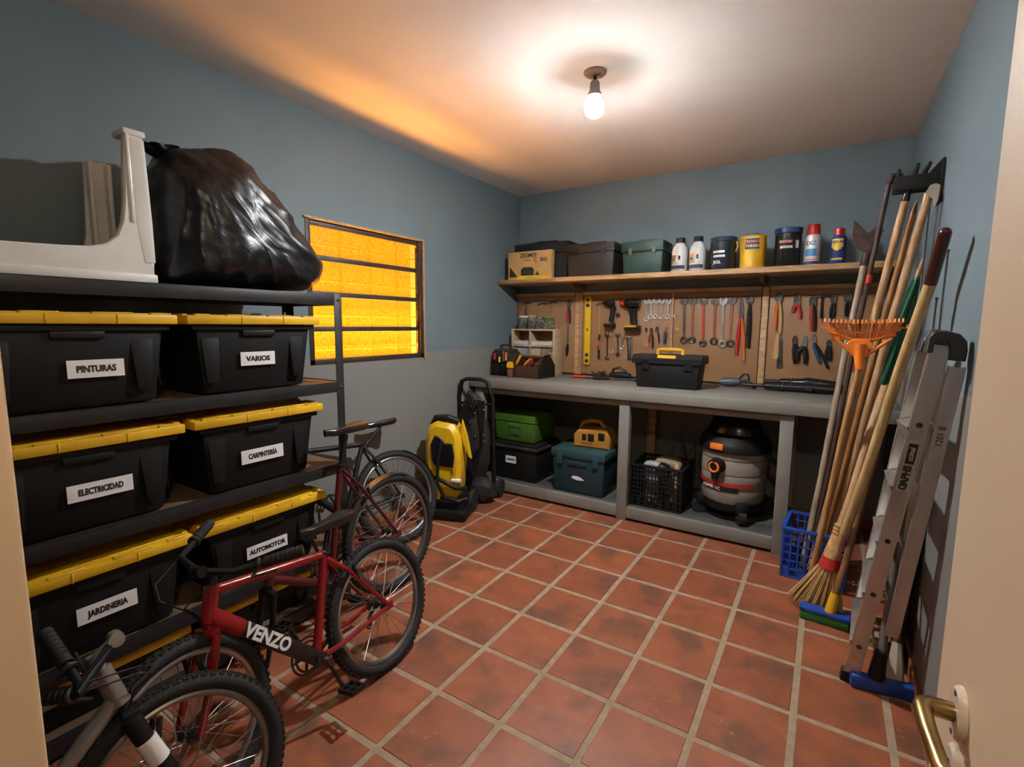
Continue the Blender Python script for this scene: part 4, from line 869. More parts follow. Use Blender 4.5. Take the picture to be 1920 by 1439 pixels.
pliers('black end cutters hanging highest by the rake pole', Z4(1115, 60), Z4(1115, 150), [Z4(1085, 350), Z4(1135, 380)], dsteel, [black, black], .02, r=.007)
pliers('blue-gripped pliers hanging low on the right panel', Z4(690, 570), Z4(690, 670), [Z4(770, 920), Z4(870, 985)], steel, [gblu, black], .013, r=.008)
pliers('black grip pliers with a yellow jaw low on the right panel', Z4(590, 590), Z4(570, 720), [Z4(440, 870), Z4(590, 930)], steel, [black, black], .014, r=.012)
pliers('small black side cutters low beside the rake pole', Z4(880, 640), Z4(875, 710), [Z4(850, 880), Z4(885, 890)], dsteel, [black, black], .012, r=.009)
pliers('black slip-joint pliers under the red-gripped ones', Z4(460, 590), Z4(460, 690), [Z4(465, 930), Z4(500, 900)], dsteel, [black, black], .014, r=.011)
# tan hacksaw-like wooden saw below the shears
t, p = hang('hand_saw', 'small saw with a tan wooden grip hanging below the orange shears', 'saw', *Z4(245, 640))
A, Z_ = P(*Z4(250, 560), HY), P(*Z4(225, 830), HY); M = frame(A+V((0, .008, 0)), Z_-A, z=(0, -1, 0)); L = (Z_-A).length
b = B(); b.prism([(0, -.012), (L, -.022), (L*1.15, -.02), (L*1.2, .01), (L, .02), (0, .012)], .014, M=M, bev=.003); obj('grip', b, gye, t, W=True)
A, Z_ = P(*Z4(275, 640), HY), P(*Z4(270, 985), HY); M = frame(A+V((0, .006, 0)), Z_-A, z=(0, -1, 0)); L = (Z_-A).length
b = B(); b.prism([(0, -.008), (L, -.02)]+[(L*(1-i/12), .014+(.004 if i % 2 else 0)) for i in range(13)], .004, M=M); obj('blade', b, dsteel, t, W=True)
# hammers
def hammer(label, a, c, hm, m_=dsteel, s=1.):
    A, Z_ = P(*a, HY), P(*c, HY); t = thing('hammer', label, 'hammer', A, group='hammers on the tool boards'); b = B(); b.tube([A, A*.5+Z_*.5, Z_], [.006*s, .008*s, .01*s], 10); obj('handle', b, hm, t, W=True)
    b = B(); X = V((1, 0, 0)); b.tube([A+X*.02*s, A+X*.045*s, A+X*.047*s, A+X*.06*s], [.009*s, .009*s, .013*s, .013*s], 10); b.tube([A+X*.02*s, A, A-X*.03*s-V((0, 0, .006)), A-X*.06*s-V((0, 0, .022))], [.01*s, .011*s, .008*s, .003*s], 10); obj('head', b, m_, t, W=True); return t
hammer('black-headed hammer on the right panel above the rake', Z4(795, 100), Z4(780, 375), black, s=.85)
hammer('slim hammer with a yellowish shaft right of the yellow level', Z2(350, 235), Z2(352, 700), mat('ochre_shaft', (.5, .32, .1), .4), brass, s=.55)
hammer('hammer with dark handle, first behind the jars', Z1(690, 225), Z1(670, 420), poled, s=.8)
hammer('hammer with pale handle, second behind the jars', Z1(920, 235), Z1(900, 420), pole, s=.8)
hammer('hammer with red-brown handle, third behind the jars', Z1(1070, 215), Z1(1060, 420), mat('redbrown_handle', (.25, .08, .03), .5), s=.8)
t, p = hang('torque_screwdriver', 'long screwdriver with orange and black grip below the slim hammer', 'screwdriver', *Z2(345, 720))
b = B(); b.tube([P(*Z2(352, 700), HY), P(*Z2(345, 800), HY)], .009, 10); b.tube([P(*Z2(342, 870), HY), P(*Z2(340, 1070), HY)], [.011, .01], 10); obj('grip', b, black, t, W=True)
b = B(); b.tube([P(*Z2(345, 790), HY), P(*Z2(342, 930), HY)], .0105, 10); obj('collar', b, mat('grip_orange', (.55, .16, .03), .5), t, W=True)
# level
A, Z_ = P(*Z2(190, 135), HY), P(*Z2(165, 1150), HY); t = thing('spirit_level', 'long yellow spirit level hanging upright on the board', 'level', A); M = frame(A+V((0, .01, 0)), Z_-A, z=(0, -1, 0)); L = (Z_-A).length
b = B(); b.box((L/2, 0, .012), (L, .055, .024), .004, M=M); obj('body', b, mat('level_yellow', (.75, .45, .01), .4), t, W=True)
for k, a in enumerate((.045, .125, .855, .945)): b = B(); b.cyl((M@V((L*a, 0, .02))), (M@V((L*a, 0, .0246))), .017, n=20); obj('hand_hole', b, ink, t, W=True)
b = B(); b.box((L*.48, 0, .0235), (.03, .014, .003), M=M); obj('vial', b, mat('vial', (.1, .14, .05), .2), t, W=True)
# drills
def drill(label, tip, body, grip0, grip1, base, s, bm, tipm, basem):
    t = thing('cordless_drill', label, 'drill', P(*body, .87), group='cordless drills on the board'); yv = .862
    T, Bd, G0, G1, Bs = [P(*q, yv) for q in (tip, body, grip0, grip1, base)]
    b = B(); b.tube([T*.55+Bd*.45, T*.45+Bd*.55, Bd, Bd*2-(T*.55+Bd*.45)], [.026*s, .036*s, .041*s, .034*s], 16); obj('motor_housing', b, bm, t, W=True)
    b = B(); b.tube([T*.62+Bd*.38, T*.85+Bd*.15, T], [.023*s, .019*s, .009*s], 14); obj('chuck', b, tipm, t, W=True)
    b = B(); b.tube([G0, G0*.5+G1*.5, G1], [.03*s, .024*s, .026*s], 12, flat=1.2); obj('grip', b, bm, t, W=True)
    b = B(); b.box((Bs.x, yv, Bs.z), (.125*s, .07, .04*s), .008); obj('battery', b, bm, t, W=True)
    b = B(); b.box((Bs.x-.012*s, yv-.003, Bs.z+.012*s), (.1*s, .072, .016*s), .004); obj('battery_trim', b, basem, t, W=True); return t
drill('black and yellow cordless drill with a red tip on the board', Z2(655, 230), Z2(850, 230), Z2(850, 310), Z2(865, 520), Z2(850, 600), 1.05, blackg, redp, yellow)
drill('smaller all-black driver hanging between hammer and drill', Z2(400, 230), Z2(510, 230), Z2(560, 280), Z2(525, 500), Z2(505, 565), .72, black, black, black)
t, p = hang('folding_knife', 'large grey folding knife hanging below the drill', 'knife', *Z2(790, 750)); b = B(); b.tube([P(*Z2(770, 760), HY), P(*Z2(800, 900), HY), P(*Z2(795, 1080), HY)], [.012, .018, .016], 12, flat=.6, upv=(0, 1, 0)); obj('handle', b, dsteel, t, W=True); b = B(); b.tube([P(*Z2(735, 745), HY), P(*Z2(825, 745), HY)], [.006, .009], 8); b.tube([P(*Z2(835, 750), HY), P(*Z2(830, 1060), HY)], [.005, .007], 8); obj('blade', b, steel, t, W=True)
t, p = hang('sanding_wheel', 'little black wheel hook between the driver and drill', 'hook', *Z2(625, 410)); b = B(); b.lathe([(0, 0), (.02, .002), (.02, .012), (0, .014)], n=18); me = b.mesh('wheel'); me.transform(frame(p+V((0, .01, 0)), (1, 0, 0), z=(0, -1, 0))); obj('wheel', me, dsteel, t, W=True); b = B(); b.cyl(p+V((0, .01, 0)), p+V((0, -.012, 0)), .006, n=8); obj('peg', b, black, t, W=True)
t, p = hang('wire_brush', 'dark wire brush hanging right of the small wooden shelf', 'brush', *Z1(1310, 800)); b = B(); b.tube([P(*Z1(1320, 560), HY), P(*Z1(1315, 860), HY)], .004, 8); obj('handle', b, dsteel, t, W=True); b = B(); b.tube([P(*Z1(1315, 850), HY), P(*Z1(1305, 930), HY), P(*Z1(1300, 1030), HY)], [.01, .017, .007], 10); obj('bristle_head', b, black, t, W=True)
t, p = hang('yellow_tag', 'small yellow key tag hanging near the small bright wrench', 'tag', *Z2(1510, 620)); b = B(); b.prism([(-.016, 0), (.012, -.012), (.016, .008), (.0, .014)], .004, M=frame(p+V((0, .01, 0)), (1, 0, 0), z=(0, -1, 0))); obj('tag', b, yellow, t, W=True); b = B(); b.tor(p+V((-.02, .008, -.03)), .012, .003, (0, 1, 0), 12, 5); obj('key_ring', b, steel, t, W=True)
# ------------------------------------------------------------ under the bench (lower shelf at z=.1)
LZ = .1005
t = case('black_chest', 'black plastic chest with a small white label under the bench', (-.11, .45, LZ), .44, .4, .32, black, lidh=.2, handle=False, latch=0)
b = B(); b.box((0, 0, .285), (.475, .43, .02), .004); obj('lid_rim', b, mat('worn_black', (.03, .025, .02), .5, c2=(.09, .05, .03), sc=9, lo=.5, hi=.7), t)
b = B(); b.box((-.03, -.199, .175), (.1, .006, .06)); q = obj('label', b, paper, t); text('ASERRÍN', .022, frame(V((-.03, -.2025, .175)), (1, 0, 0), z=(0, -1, 0)), ink, 'lettering', q, off=.0008)
gbox = mat('grass_green_plastic', (.055, .14, .014), .45, c2=(.04, .1, .01))
t = case('green_chest', 'bright green plastic chest stacked on the black chest', (-.13, .47, LZ+.325), .4, .36, .235, gbox, lidh=.28, handle=False, latch=0)
b = B(); b.box((0, -.18, .135), (.11, .02, .035), .006); obj('pull', b, gbox, t); b = B(); b.box((0, -.18, .085), (.09, .008, .06), .003); obj('emblem', b, mat('dull_green', (.05, .09, .03), .6), t)
teal = mat('teal_plastic', (.008, .032, .044), .5, c2=(.007, .025, .034)); teal2 = mat('teal_lid_plastic', (.018, .06, .068), .5, c2=(.014, .045, .05))
t = thing('teal_chest', 'dark teal plastic chest with a lighter lid under the bench', 'chest', (.49, .4, LZ))
b = B(); b.box((0, 0, .145), (.44, .36, .29), .016, taper=(.94, .94)); obj('body', b, teal, t); b = B(); b.box((0, 0, .315), (.46, .385, .07), .014); b.box((0, 0, .348), (.38, .3, .012), .004); obj('lid', b, teal2, t)
for x in (-.15, .15): b = B(); b.box((x, -.19, .275), (.05, .016, .09), .004); obj('latch', b, teal2, t)
b = B(); b.box((0, -.182, .24), (.16, .014, .03), .006); obj('pull', b, teal, t)
b = B(); b.prism([(-.05, -.006), (0, -.018), (.06, -.012), (.03, .006), (0, .014), (-.04, .012)], .002, M=frame(V((0, -.177, .13)), (1, 0, 0), z=(0, -1, 0))); obj('sticker', b, paper, t)
oy_ = mat('ochre_plastic', (.42, .2, .03), .45, c2=(.34, .16, .025))
t = thing('portable_inverter', 'ochre portable power unit with a carry handle on the teal chest', 'power unit', (.545, .4, LZ+.354), .05)
b = B(); b.prism([(-.14, 0), (.15, 0), (.155, .1), (.13, .15), (.1, .16), (-.1, .14), (-.14, .1)], .17, M=MX(((1, 0, 0, 0), (0, 0, -1, .085), (0, 1, 0, 0), (0, 0, 0, 1))), bev=.014); obj('body', b, oy_, t)
b = B(); b.tube([(-.12, 0, .11), (-.095, 0, .18), (-.03, 0, .205), (.05, 0, .2), (.09, 0, .15)], .016, 10); obj('handle', b, oy_, t)
for x, w, h, z in ((-.05, .035, .05, .085), (.005, .05, .06, .085), (.09, .05, .06, .1)): b = B(); b.box((x, -.086, z), (w, .008, h), .006); obj('socket', b, black, t)
text('POWER', .026, frame(V((-.03, -.0866, .035)), (1, 0, 0), z=(0, -1, 0)), ink, 'lettering', t)
def crate(t, w, d, h, m_, nv, nh, handle=True, lean=0.):
    def wall(M, l, name):
        b = B(); e = .012
        for k in range(nh+1):
            z = e/2+(h-e)*k/nh; b.box((0, 0, z), (l, .012 if k in (0, nh) else .008, e if k in (0, nh) else .009), .001, M=M)
        for k in range(nv+1):
            x = -l/2+l*k/nv; b.box((x, 0, h/2), (.014 if k in (0, nv) else .009, .01, h), .001, M=M)
        if handle: b.box((0, 0, h*.83), (l*.42, .014, .012), .002, M=M)
        b.box((0, -.003, h-.006), (l+.012, .022, .016), .003, M=M)
        # wide panels between the bars
        for k in range(0, nv, 2): b.box((-l/2+l*(k+.5)/nv, 0, h*.13), (l/nv*.9, .004, h*.2), M=M)
        return obj(name, b, m_, t)
    wall(MX.Translation((0, -d/2, 0)), w, 'crate_wall'); wall(MX.Translation((0, d/2, 0))@MX.Rotation(PI, 4, 'Z'), w, 'crate_wall')
    wall(MX.Translation((w/2, 0, 0))@MX.Rotation(PI/2, 4, 'Z'), d, 'crate_wall'); wall(MX.Translation((-w/2, 0, 0))@MX.Rotation(-PI/2, 4, 'Z'), d, 'crate_wall')
    b = B(); b.box((0, 0, .005), (w, d, .008)); obj('base', b, m_, t)
t = thing('black_crate', 'black slatted plastic crate of odds and ends under the bench', 'crate', (1.085, .42, LZ)); crate(t, .36, .34, .31, black, 14, 9)
for k, (nm, l, x, y, z, sz, mm) in enumerate([('sander', 'pale grey sander body poking out of the black crate', -.05, -.06, .27, (.14, .09, .08), mat('pale_tool', (.3, .31, .32), .4)), ('cloth_bundle', 'beige rag bundle at the back of the black crate', .03, .06, .28, (.2, .14, .09), mat('beige_rag', (.26, .2, .14), .9)), ('tin_scraper', 'tan scraper box at the right of the black crate', .12, -.03, .27, (.05, .12, .09), mat('tan_card', (.35, .22, .12), .7)), ('black_pouch', 'black pouch in the middle of the black crate', .02, -.05, .25, (.1, .12, .1), black)]):
    q = thing(nm, l, nm.replace('_', ' '), (1.085+x, .42+y, LZ+.01)); b = B(); tt = bmesh.new(); bmesh.ops.create_icosphere(tt, subdivisions=3, radius=.5)
    for v in tt.verts:
        n_ = NZ.noise(v.co*3+V((k*7, 0, 0))); v.co = V((math.copysign(abs(v.co.x*2)**.6, v.co.x)/2*sz[0], math.copysign(abs(v.co.y*2)**.6, v.co.y)/2*sz[1], v.co.z*sz[2]*(1+.3*n_)+z))
    b._add(tt); b.box((0, 0, z/2), (sz[0]*.6, sz[1]*.6, z), .01); obj('body', b, mm, q)
q = thing('wire_stand', 'thin dark wire stand rising behind the black crate', 'wire', (1.2, .66, LZ)); b = B(); b.tube([(0, 0, 0), (.0, 0, .3), (-.05, 0, .5)], .005, 6); b.tube([(0, 0, .3), (.06, 0, .42), (.07, 0, .2)], .004, 6); b.tube([(0, 0, .35), (-.1, 0, .38), (-.12, .0, .26)], .004, 6); b.cyl((0, 0, 0), (0, 0, .01), .05, n=14); obj('wire_frame', b, dsteel, q)
b = B(); b.box((1.02, .125+.02, .985), (.01, .01, .01)); b.b.free()
# shop vacuum
t = thing('shop_vacuum', 'grey and black drum vacuum cleaner on casters under the bench', 'vacuum cleaner', (1.56, .47, LZ), -.35); t.scale = (1.08, 1.08, 1.08)
drum = mat('drum_grey', (.22, .195, .16), .4, c2=(.19, .165, .14))
b = B(); b.lathe([(0, .1), (.17, .1), (.185, .12), (.188, .2), (.186, .205), (.19, .21), (.19, .29), (.187, .295), (.192, .3), (.194, .385), (.19, .39), (.196, .395), (.197, .44), (0, .44)], n=40); obj('drum', b, drum, t)
b = B(); b.lathe([(0, .055), (.16, .055), (.185, .075), (.19, .12), (.18, .13), (0, .13)], n=36); obj('base_skirt', b, black, t)
b = B(); b.lathe([(.2, .435), (.212, .44), (.214, .475), (.205, .49), (.19, .53), (.16, .545), (0, .55)], n=40); hd = obj('motor_head', b, black, t)
b = B(); b.lathe([(.175, .53), (.165, .57), (.14, .625), (.11, .64), (0, .64)], n=32, sy=.85); obj('motor_cover', b, blackg, hd)
b = B(); b.tube([(-.11, 0, .6), (-.1, 0, .655), (-.05, 0, .675), (.05, 0, .675), (.1, 0, .655), (.11, 0, .6)], .016, 10); obj('handle', b, black, hd)
b = B(); b.box((0, -.214, .475), (.085, .02, .04), .008); obj('latch', b, orange, hd)
b = B(); b.box((.0, -.213, .415), (.08, .025, .02), .004); obj('latch', b, orange, t) if 0 else b.b.free()
b = B(); b.tube([(0, -.18, .355), (0, -.235, .35)], [.052, .044], 20); b.tube([(0, -.18, .38), (0, -.215, .38), (0, -.215, .27)], [.03, .03, .02], 12); obj('hose_port', b, black, t)
b = B(); b.tor((0, -.236, .35), .03, .007, (0, 1, 0), 20, 6); obj('port_ring', b, orange, t)
for z0, z1, a0, a1, mm in ((.225, .25, -2.9, -.4, mat('vac_red', (.4, .03, .025), .4)), (.195, .225, -2.7, -.9, blackg)):
    patch(t, .1925, a0, a1, z0, z1, mm)
ctext('POWER VAC', .028, .1935, -1.75, .211, pwhite, t, sx=.8)
for k in range(4):
    a = -PI/2+PI/4+k*PI/2; x, y = .2*math.cos(a), .2*math.sin(a); b = B(); b.box((x*.93, y*.93, .1), (.075, .075, .07), .018, rz=a); fo = obj('caster_foot', b, black, t)
    b = B(); X = V((-math.sin(a), math.cos(a), 0)); c_ = V((x, y, .045)); b.cyl(c_-X*.02, c_+X*.02, .045, n=22); b.cyl(c_-X*.028, c_+X*.028, .015, n=12); obj('caster', b, rubber, fo)
b = B(); b.tube([(.19, .05, .42), (.26, .05, .36), (.25, .08, .2), (.2, .1, .12)], .016, 10); obj('hose', b, black, t)
# ------------------------------------------------------------ pressure washer by the left wall
t = thing('pressure_washer', 'yellow and black upright pressure washer with hoses by the left wall', 'pressure washer', (-.27, -.42, 0), .35); t.scale = (1.05, 1.05, 1.1)
yw = mat('washer_yellow', (.72, .45, .01), .35, c2=(.6, .36, .01))
b = B(); b.box((0, 0, .07), (.3, .24, .13), .03); b.box((.02, -.06, .035), (.32, .2, .07), .02); obj('base', b, black, t)
for s in (-1, 1): b = B(); b.cyl((s*.15, .08, .075), (s*.18, .08, .075), .075, n=24); obj('wheel', b, rubber, t)
b = B(); b.prism([(-.1, .13), (.09, .13), (.12, .2), (.13, .34), (.12, .55), (.08, .63), (-.04, .65), (-.1, .62), (-.13, .5), (-.12, .25)], .17, M=MX(((1, 0, 0, 0), (0, 0, -1, .06), (0, 1, 0, 0), (0, 0, 0, 1))), bev=.03); obj('shell', b, yw, t)
b = B(); b.prism([(-.055, .36), (.08, .35), (.09, .42), (.075, .51), (.02, .51), (-.005, .55), (-.05, .56), (-.08, .5), (-.075, .4)], .02, M=MX(((1, 0, 0, 0), (0, 0, -1, -.103), (0, 1, 0, 0), (0, 0, 0, 1))), bev=.006); obj('front_panel', b, blackg, t)
b = B(); b.prism([(.125, .66), (.16, .55), (.19, .4), (.17, .41), (.13, .5), (.11, .6)], .03, M=MX(((1, 0, 0, 0), (0, 0, -1, -.02), (0, 1, 0, 0), (0, 0, 0, 1))), bev=.006); obj('side_fin', b, yw, t)
b = B(); b.tube([(-.1, -.02, .6), (-.06, -.05, .66), (.03, -.06, .67), (.09, -.03, .64)], .026, 10); obj('carry_handle', b, black, t)
b = B(); b.tube([(.0, -.115, .52), (-.02, -.14, .4), (-.02, -.15, .25), (.03, -.15, .16), (.12, -.13, .13), (.17, -.08, .14)], .012, 9); b.tube([(-.12, -.08, .28), (0, -.14, .27), (.1, -.13, .22), (.16, -.06, .2)], .014, 9); hs = obj('hose', b, black, t)
b = B(); b.box((.1, -.11, .265), (.07, .04, .02), .006); obj('nozzle_clip', b, white, t)
b = B(); b.prism([(-.06, .13), (-.02, .13), (-.02, .19), (-.05, .22)], .02, M=MX(((1, 0, 0, 0), (0, 0, -1, -.1), (0, 1, 0, 0), (0, 0, 0, 1)))); obj('yellow_valve', b, yw, t)
text('K 330', .028, frame(V((.07, -.1115, .3)), (0, 0, 1), z=(0, -1, 0)), ink, 'lettering', t)
# black folding trolley hung with hoses behind it
t = thing('folding_trolley', 'black folding hand trolley hung with hoses between the washer and the bench', 'hand trolley', (-.33, .005, 0), .2); t.scale = (1.2, 1.0, 1.02)
b = B(); b.tube([(-.13, .03, .06), (-.13, .02, .8), (-.1, .0, .93), (-.06, .0, .95), (.04, .0, .95), (.09, .0, .93), (.12, .02, .8), (.13, .03, .06)], .016, 10); b.tube([(-.13, .02, .5), (.13, .02, .5)], .012, 8); b.tube([(-.13, .02, .75), (.125, .02, .75)], .012, 8); obj('frame', b, black, t)
b = B(); b.box((0, -.04, .02), (.28, .2, .02), .006); obj('toe_plate', b, steelk, t)
for s in (-1, 1): b = B(); b.cyl((s*.15, .05, .07), (s*.18, .05, .07), .07, n=22); obj('wheel', b, rubber, t)
cv = mat('black_bag_cloth', (.012, .011, .011), .7, bump=.5, bs=50)
b = B(); tt = bmesh.new(); bmesh.ops.create_icosphere(tt, subdivisions=4, radius=1)
for v in tt.verts:
    n_ = 1+.18*NZ.noise(v.co*2.5)+.08*NZ.noise(v.co*7); v.co = V((v.co.x*.115*n_, v.co.y*.075*n_-.04, v.co.z*.4*n_+.44))
b._add(tt); obj('hung_bag', b, cv, t)
b = B()
for k in range(5): b.tube([(.0+.02*k, -.1, .84-.02*k), (-.09+.012*k, -.12, .6), (-.02+.015*k, -.13, .3-.03*k), (.1, -.12, .45), (.1-.01*k, -.1, .8)], .009, 8)
obj('coiled_hose', b, black, t)
b = B()
for k in range(9): b.sph((rnd.uniform(.0, .12), -.12, rnd.uniform(.25, .85)), .009, n=8)
obj('hose_fitting', b, brass, t)
b = B(); tt = bmesh.new(); bmesh.ops.create_icosphere(tt, subdivisions=3, radius=1)
for v in tt.verts:
    n_ = 1+.25*NZ.noise(v.co*2.2+V((5, 0, 0))); v.co = V((v.co.x*.09*n_+.1, v.co.y*.08*n_-.12, max(0.002, v.co.z*.1*n_+.09)))
b._add(tt); obj('bottom_pouch', b, cv, t)
# ------------------------------------------------------------ garden tools at the right
bc = thing('blue_crate', 'blue slatted plastic crate holding tool handles by the bench', 'crate', (2.08, .03, 0), -.06); crate(bc, .3, .3, .29, blue, 8, 6, handle=False)
def R(u, v, y): return on(u, v, 'y', y)
def stick(name, label, cat, bot, top, r0, r1, m_, ext=None, group='long-handled tools in the corner'):
    t = thing(name, label, cat, (bot.x, bot.y, max(0, bot.z)), group=group); d_ = top-bot
    b = B(); b.tube([bot, bot+d_*.3+V((.004, 0, 0)), bot+d_*.7-V((.003, 0, 0)), top], [r0, (r0*2+r1)/3, (r0+2*r1)/3, r1], 12); obj('handle', b, m_, t, W=True); return t, d_.normalized()
CB = .02
t, d_ = stick('garden_hoe', 'hoe with a greyish wood handle and broad iron blade, leftmost in the corner', 'hoe', V((2.02, .03, CB)), R(1621, 492, .1), .017, .016, poleg)
T = R(1621, 492, .1); b = B(); b.tube([T-d_*.02, T+d_*.1, T+d_*.14], [.02, .022, .014], 10); obj('socket', b, rust, t, W=True)
M = frame(T+d_*.1+V((0, -.02, 0)), (1, 0, .1), z=(0, -1, 0)); b = B(); b.prism([(-.06, .13), (-.07, .05), (-.045, -.03), (0, -.06), (.03, -.02), (.065, .05), (.055, .09), (.0, .05)], .006, M=M, bev=.001); obj('blade', b, rust, t, W=True)
t, d_ = stick('iron_bar_tool', 'thin dark iron-handled pick reaching the wall rack', 'pick', V((2.05, .06, CB)), R(1667, 345, -.2), .012, .011, mat('dark_iron_brown', (.06, .035, .025), .5))
T = R(1667, 345, -.2); b = B(); b.tube([T, T+V((.01, 0, .03)), T+V((.05, 0, .03))], [.014, .018, .012], 8); b.tube([T+V((.03, 0, .03)), T+V((.035, 0, -.05))], [.014, .004], 8); obj('pick_head', b, rust, t, W=True)
b = B(); q = V((2.05, .06, CB)); b.tube([q+(T-q)*.78, q+(T-q)*.8], .0135, 10); obj('red_band', b, redp, t, W=True)
t, d_ = stick('pruning_saw_pole', 'pale wood handle with a black steel ferrule, second tallest at the wall rack', 'tool handle', V((2.06, -.0, CB)), R(1697, 378, -.27), .018, .016, pole)
T = R(1697, 378, -.27); b = B(); b.tube([T-d_*.005, T+d_*.07], [.0155, .012], 12); obj('ferrule', b, blackg, t, W=True)
t, d_ = stick('pointed_stake', 'orange-brown wooden stake with a pointed tip', 'stake', V((2.09, .09, CB)), R(1713, 400, -.22), .017, .012, mat('orange_wood', (.38, .17, .05), .5, c2=(.25, .1, .03), sc=12, stretch=(3, 3, .5)))
T = R(1713, 400, -.22); b = B(); b.tube([T, T+d_*.05], [.012, .004], 10); obj('tip', b, poled, t, W=True)
t, d_ = stick('shovel', 'long pale wood shovel handle with its white blade up at the wall rack', 'shovel', V((2.12, .05, CB)), R(1742, 362, -.33), .019, .017, pole)
T = R(1742, 362, -.33); M = frame(T+V((.0, -.012, .0)), (1, 0, 0), z=(0, -1, .15)); b = B(); b.prism([(-.015, .0), (.0, .03), (.02, .035), (.034, .025), (.03, -.035), (.02, -.07), (.012, -.03)], .006, M=M); obj('blade', b, mat('dull_white_metal', (.4, .35, .28), .5), t, W=True)
t, d_ = stick('red_grip_tool', 'long yellowish wood handle with a dark red upper grip leaning on the right wall', 'tool handle', R(1583, 1000, -.48), R(1745, 530, -.83), .02, .019, mat('yellow_wood', (.52, .36, .16), .45, c2=(.4, .26, .1), sc=10, stretch=(3, 3, .5)))
T = R(1745, 530, -.83); Q = R(1772, 437, -.98); b = B(); b.tube([T-(Q-T)*.02, Q], [.0205, .019], 14); b.sph(Q, .019, n=12); obj('grip', b, mat('dark_red_lacquer', (.085, .013, .008), .3, c2=(.03, .007, .006), sc=8), t, W=True)
Z_ = R(1583, 1000, -.48); b = B(); b.tube([Z_, Z_-d_*.2, V((Z_.x-.1, Z_.y+.06, .02))], [.018, .014, .012], 10); obj('frayed_end', b, pole, t, W=True)
# orange rake
Tr = R(1611, 690, -.44); t, d_ = stick('leaf_rake', 'orange plastic leaf rake standing head up in the blue crate', 'rake', V((2.06, -.175, CB)), Tr, .015, .014, mat('rake_wood', (.5, .29, .12), .5, c2=(.36, .18, .06), sc=14, stretch=(3, 3, .5)))
def ro(u, v): return R(u, v, -.45)
b = B(); b.tube([ro(1613, 692), ro(1611, 668), ro(1612, 645)], [.018, .021, .024], 12)
ctr = ro(1612, 645)
rim_l = [ro(1612, 655), ro(1580, 642), ro(1560, 634)]; rim_r = [ro(1612, 655), ro(1645, 647), ro(1668, 636)]
b.tube([ro(1608, 672), ro(1590, 655), ro(1562, 634)], .008, 8); b.tube([ro(1616, 672), ro(1640, 656), ro(1672, 635)], .008, 8)
b.tube([ro(1556, 622), ro(1590, 635), ro(1612, 638), ro(1640, 637), ro(1680, 628)], .007, 8)
M = frame(ctr, (1, 0, 0), z=(0, -1, 0)); hb = obj('rake_head', b, orange, t, W=True)
b = B(); b.prism([(-.05, .0), (-.03, -.045), (-.012, -.06), (.012, -.06), (.03, -.045), (.05, .0), (.03, .018), (-.03, .018)], .01, M=M, bev=.002); obj('rake_web', b, orange, t, W=True)
b = B(); b.tube([ro(1552, 616), ro(1580, 622), ro(1612, 624), ro(1650, 623), ro(1690, 619)], .004, 6); obj('cross_tie', b, orange, t, W=True)
for i in range(22):
    f_ = i/21; u0 = 1565+f_*105; u1 = 1540+f_*160; yb_ = 634+6*math.sin(f_*PI); yt = 603+3*math.sin(f_*PI)
    b = B(); mp_ = ro(u0*.45+u1*.55, yb_*.4+yt*.6); tp = ro(u1, yt+(12 if abs(f_-.5) > .46 else 0)); b.tube([ro(u0, yb_), mp_, tp, tp+V((0, -.02, .012)), tp+V((0, -.03, -.004))], .0042, 6); obj('tine', b, orange, t, W=True)
# closed green parasol
Tp = R(1722, 512, -.1); Bp = R(1652, 716, -.02); t = thing('green_parasol', 'closed dark green cloth parasol between the handles', 'parasol', (Bp.x, Bp.y, 0)); d_ = (Tp-Bp)
bm_c = mat('green_cloth', (.015, .13, .06), .7, c2=(.01, .09, .04), bump=.2)
b = B(); tt = bmesh.new(); rg = []; L = d_.length; M = frame(Bp, d_.normalized(), z=(0, -1, 0))
for i in range(12):
    f_ = i/11; rr = .05*(1-f_)**.7+.006; rg.append([tt.verts.new(M@V((L*f_, rr*math.cos(a)*(1+.35*math.sin(5*a)), rr*math.sin(a)*(1+.35*math.sin(5*a))))) for a in [2*PI*j/30 for j in range(30)]])
for a, c_ in zip(rg, rg[1:]):
    for j in range(30): tt.faces.new((a[j], a[(j+1) % 30], c_[(j+1) % 30], c_[j]))
b._add(tt); obj('canopy', b, bm_c, t, W=True)
b = B(); b.tube([V((2.17, .1, .02)), Bp, Bp+d_*.3], .013, 10); obj('pole', b, poled, t, W=True); b = B(); b.tube([Tp-d_*.06, Tp, Tp+d_*.12], [.01, .012, .004], 10); obj('finial', b, pole, t, W=True)
for k, (u, v, y, m_, l, bx) in enumerate([(1655, 716, .02, mat('dark_red_wood', (.1, .04, .025), .5), 'dark reddish handle rising behind the rake', 2.15), (1600, 700, .09, poleg, 'dull grey handle just right of the hoe handle', 2.03), (1640, 640, .06, mat('grey_tube', (.2, .2, .2), .4, .6), 'grey metal tube standing among the handles', 2.18), (1625, 640, .1, black, 'black tube handle standing behind the hoe', 2.0)]):
    stick('spare_pole', l, 'pole', V((bx, .04+.03*k, CB)), R(u, v, y), .014, .013, m_)
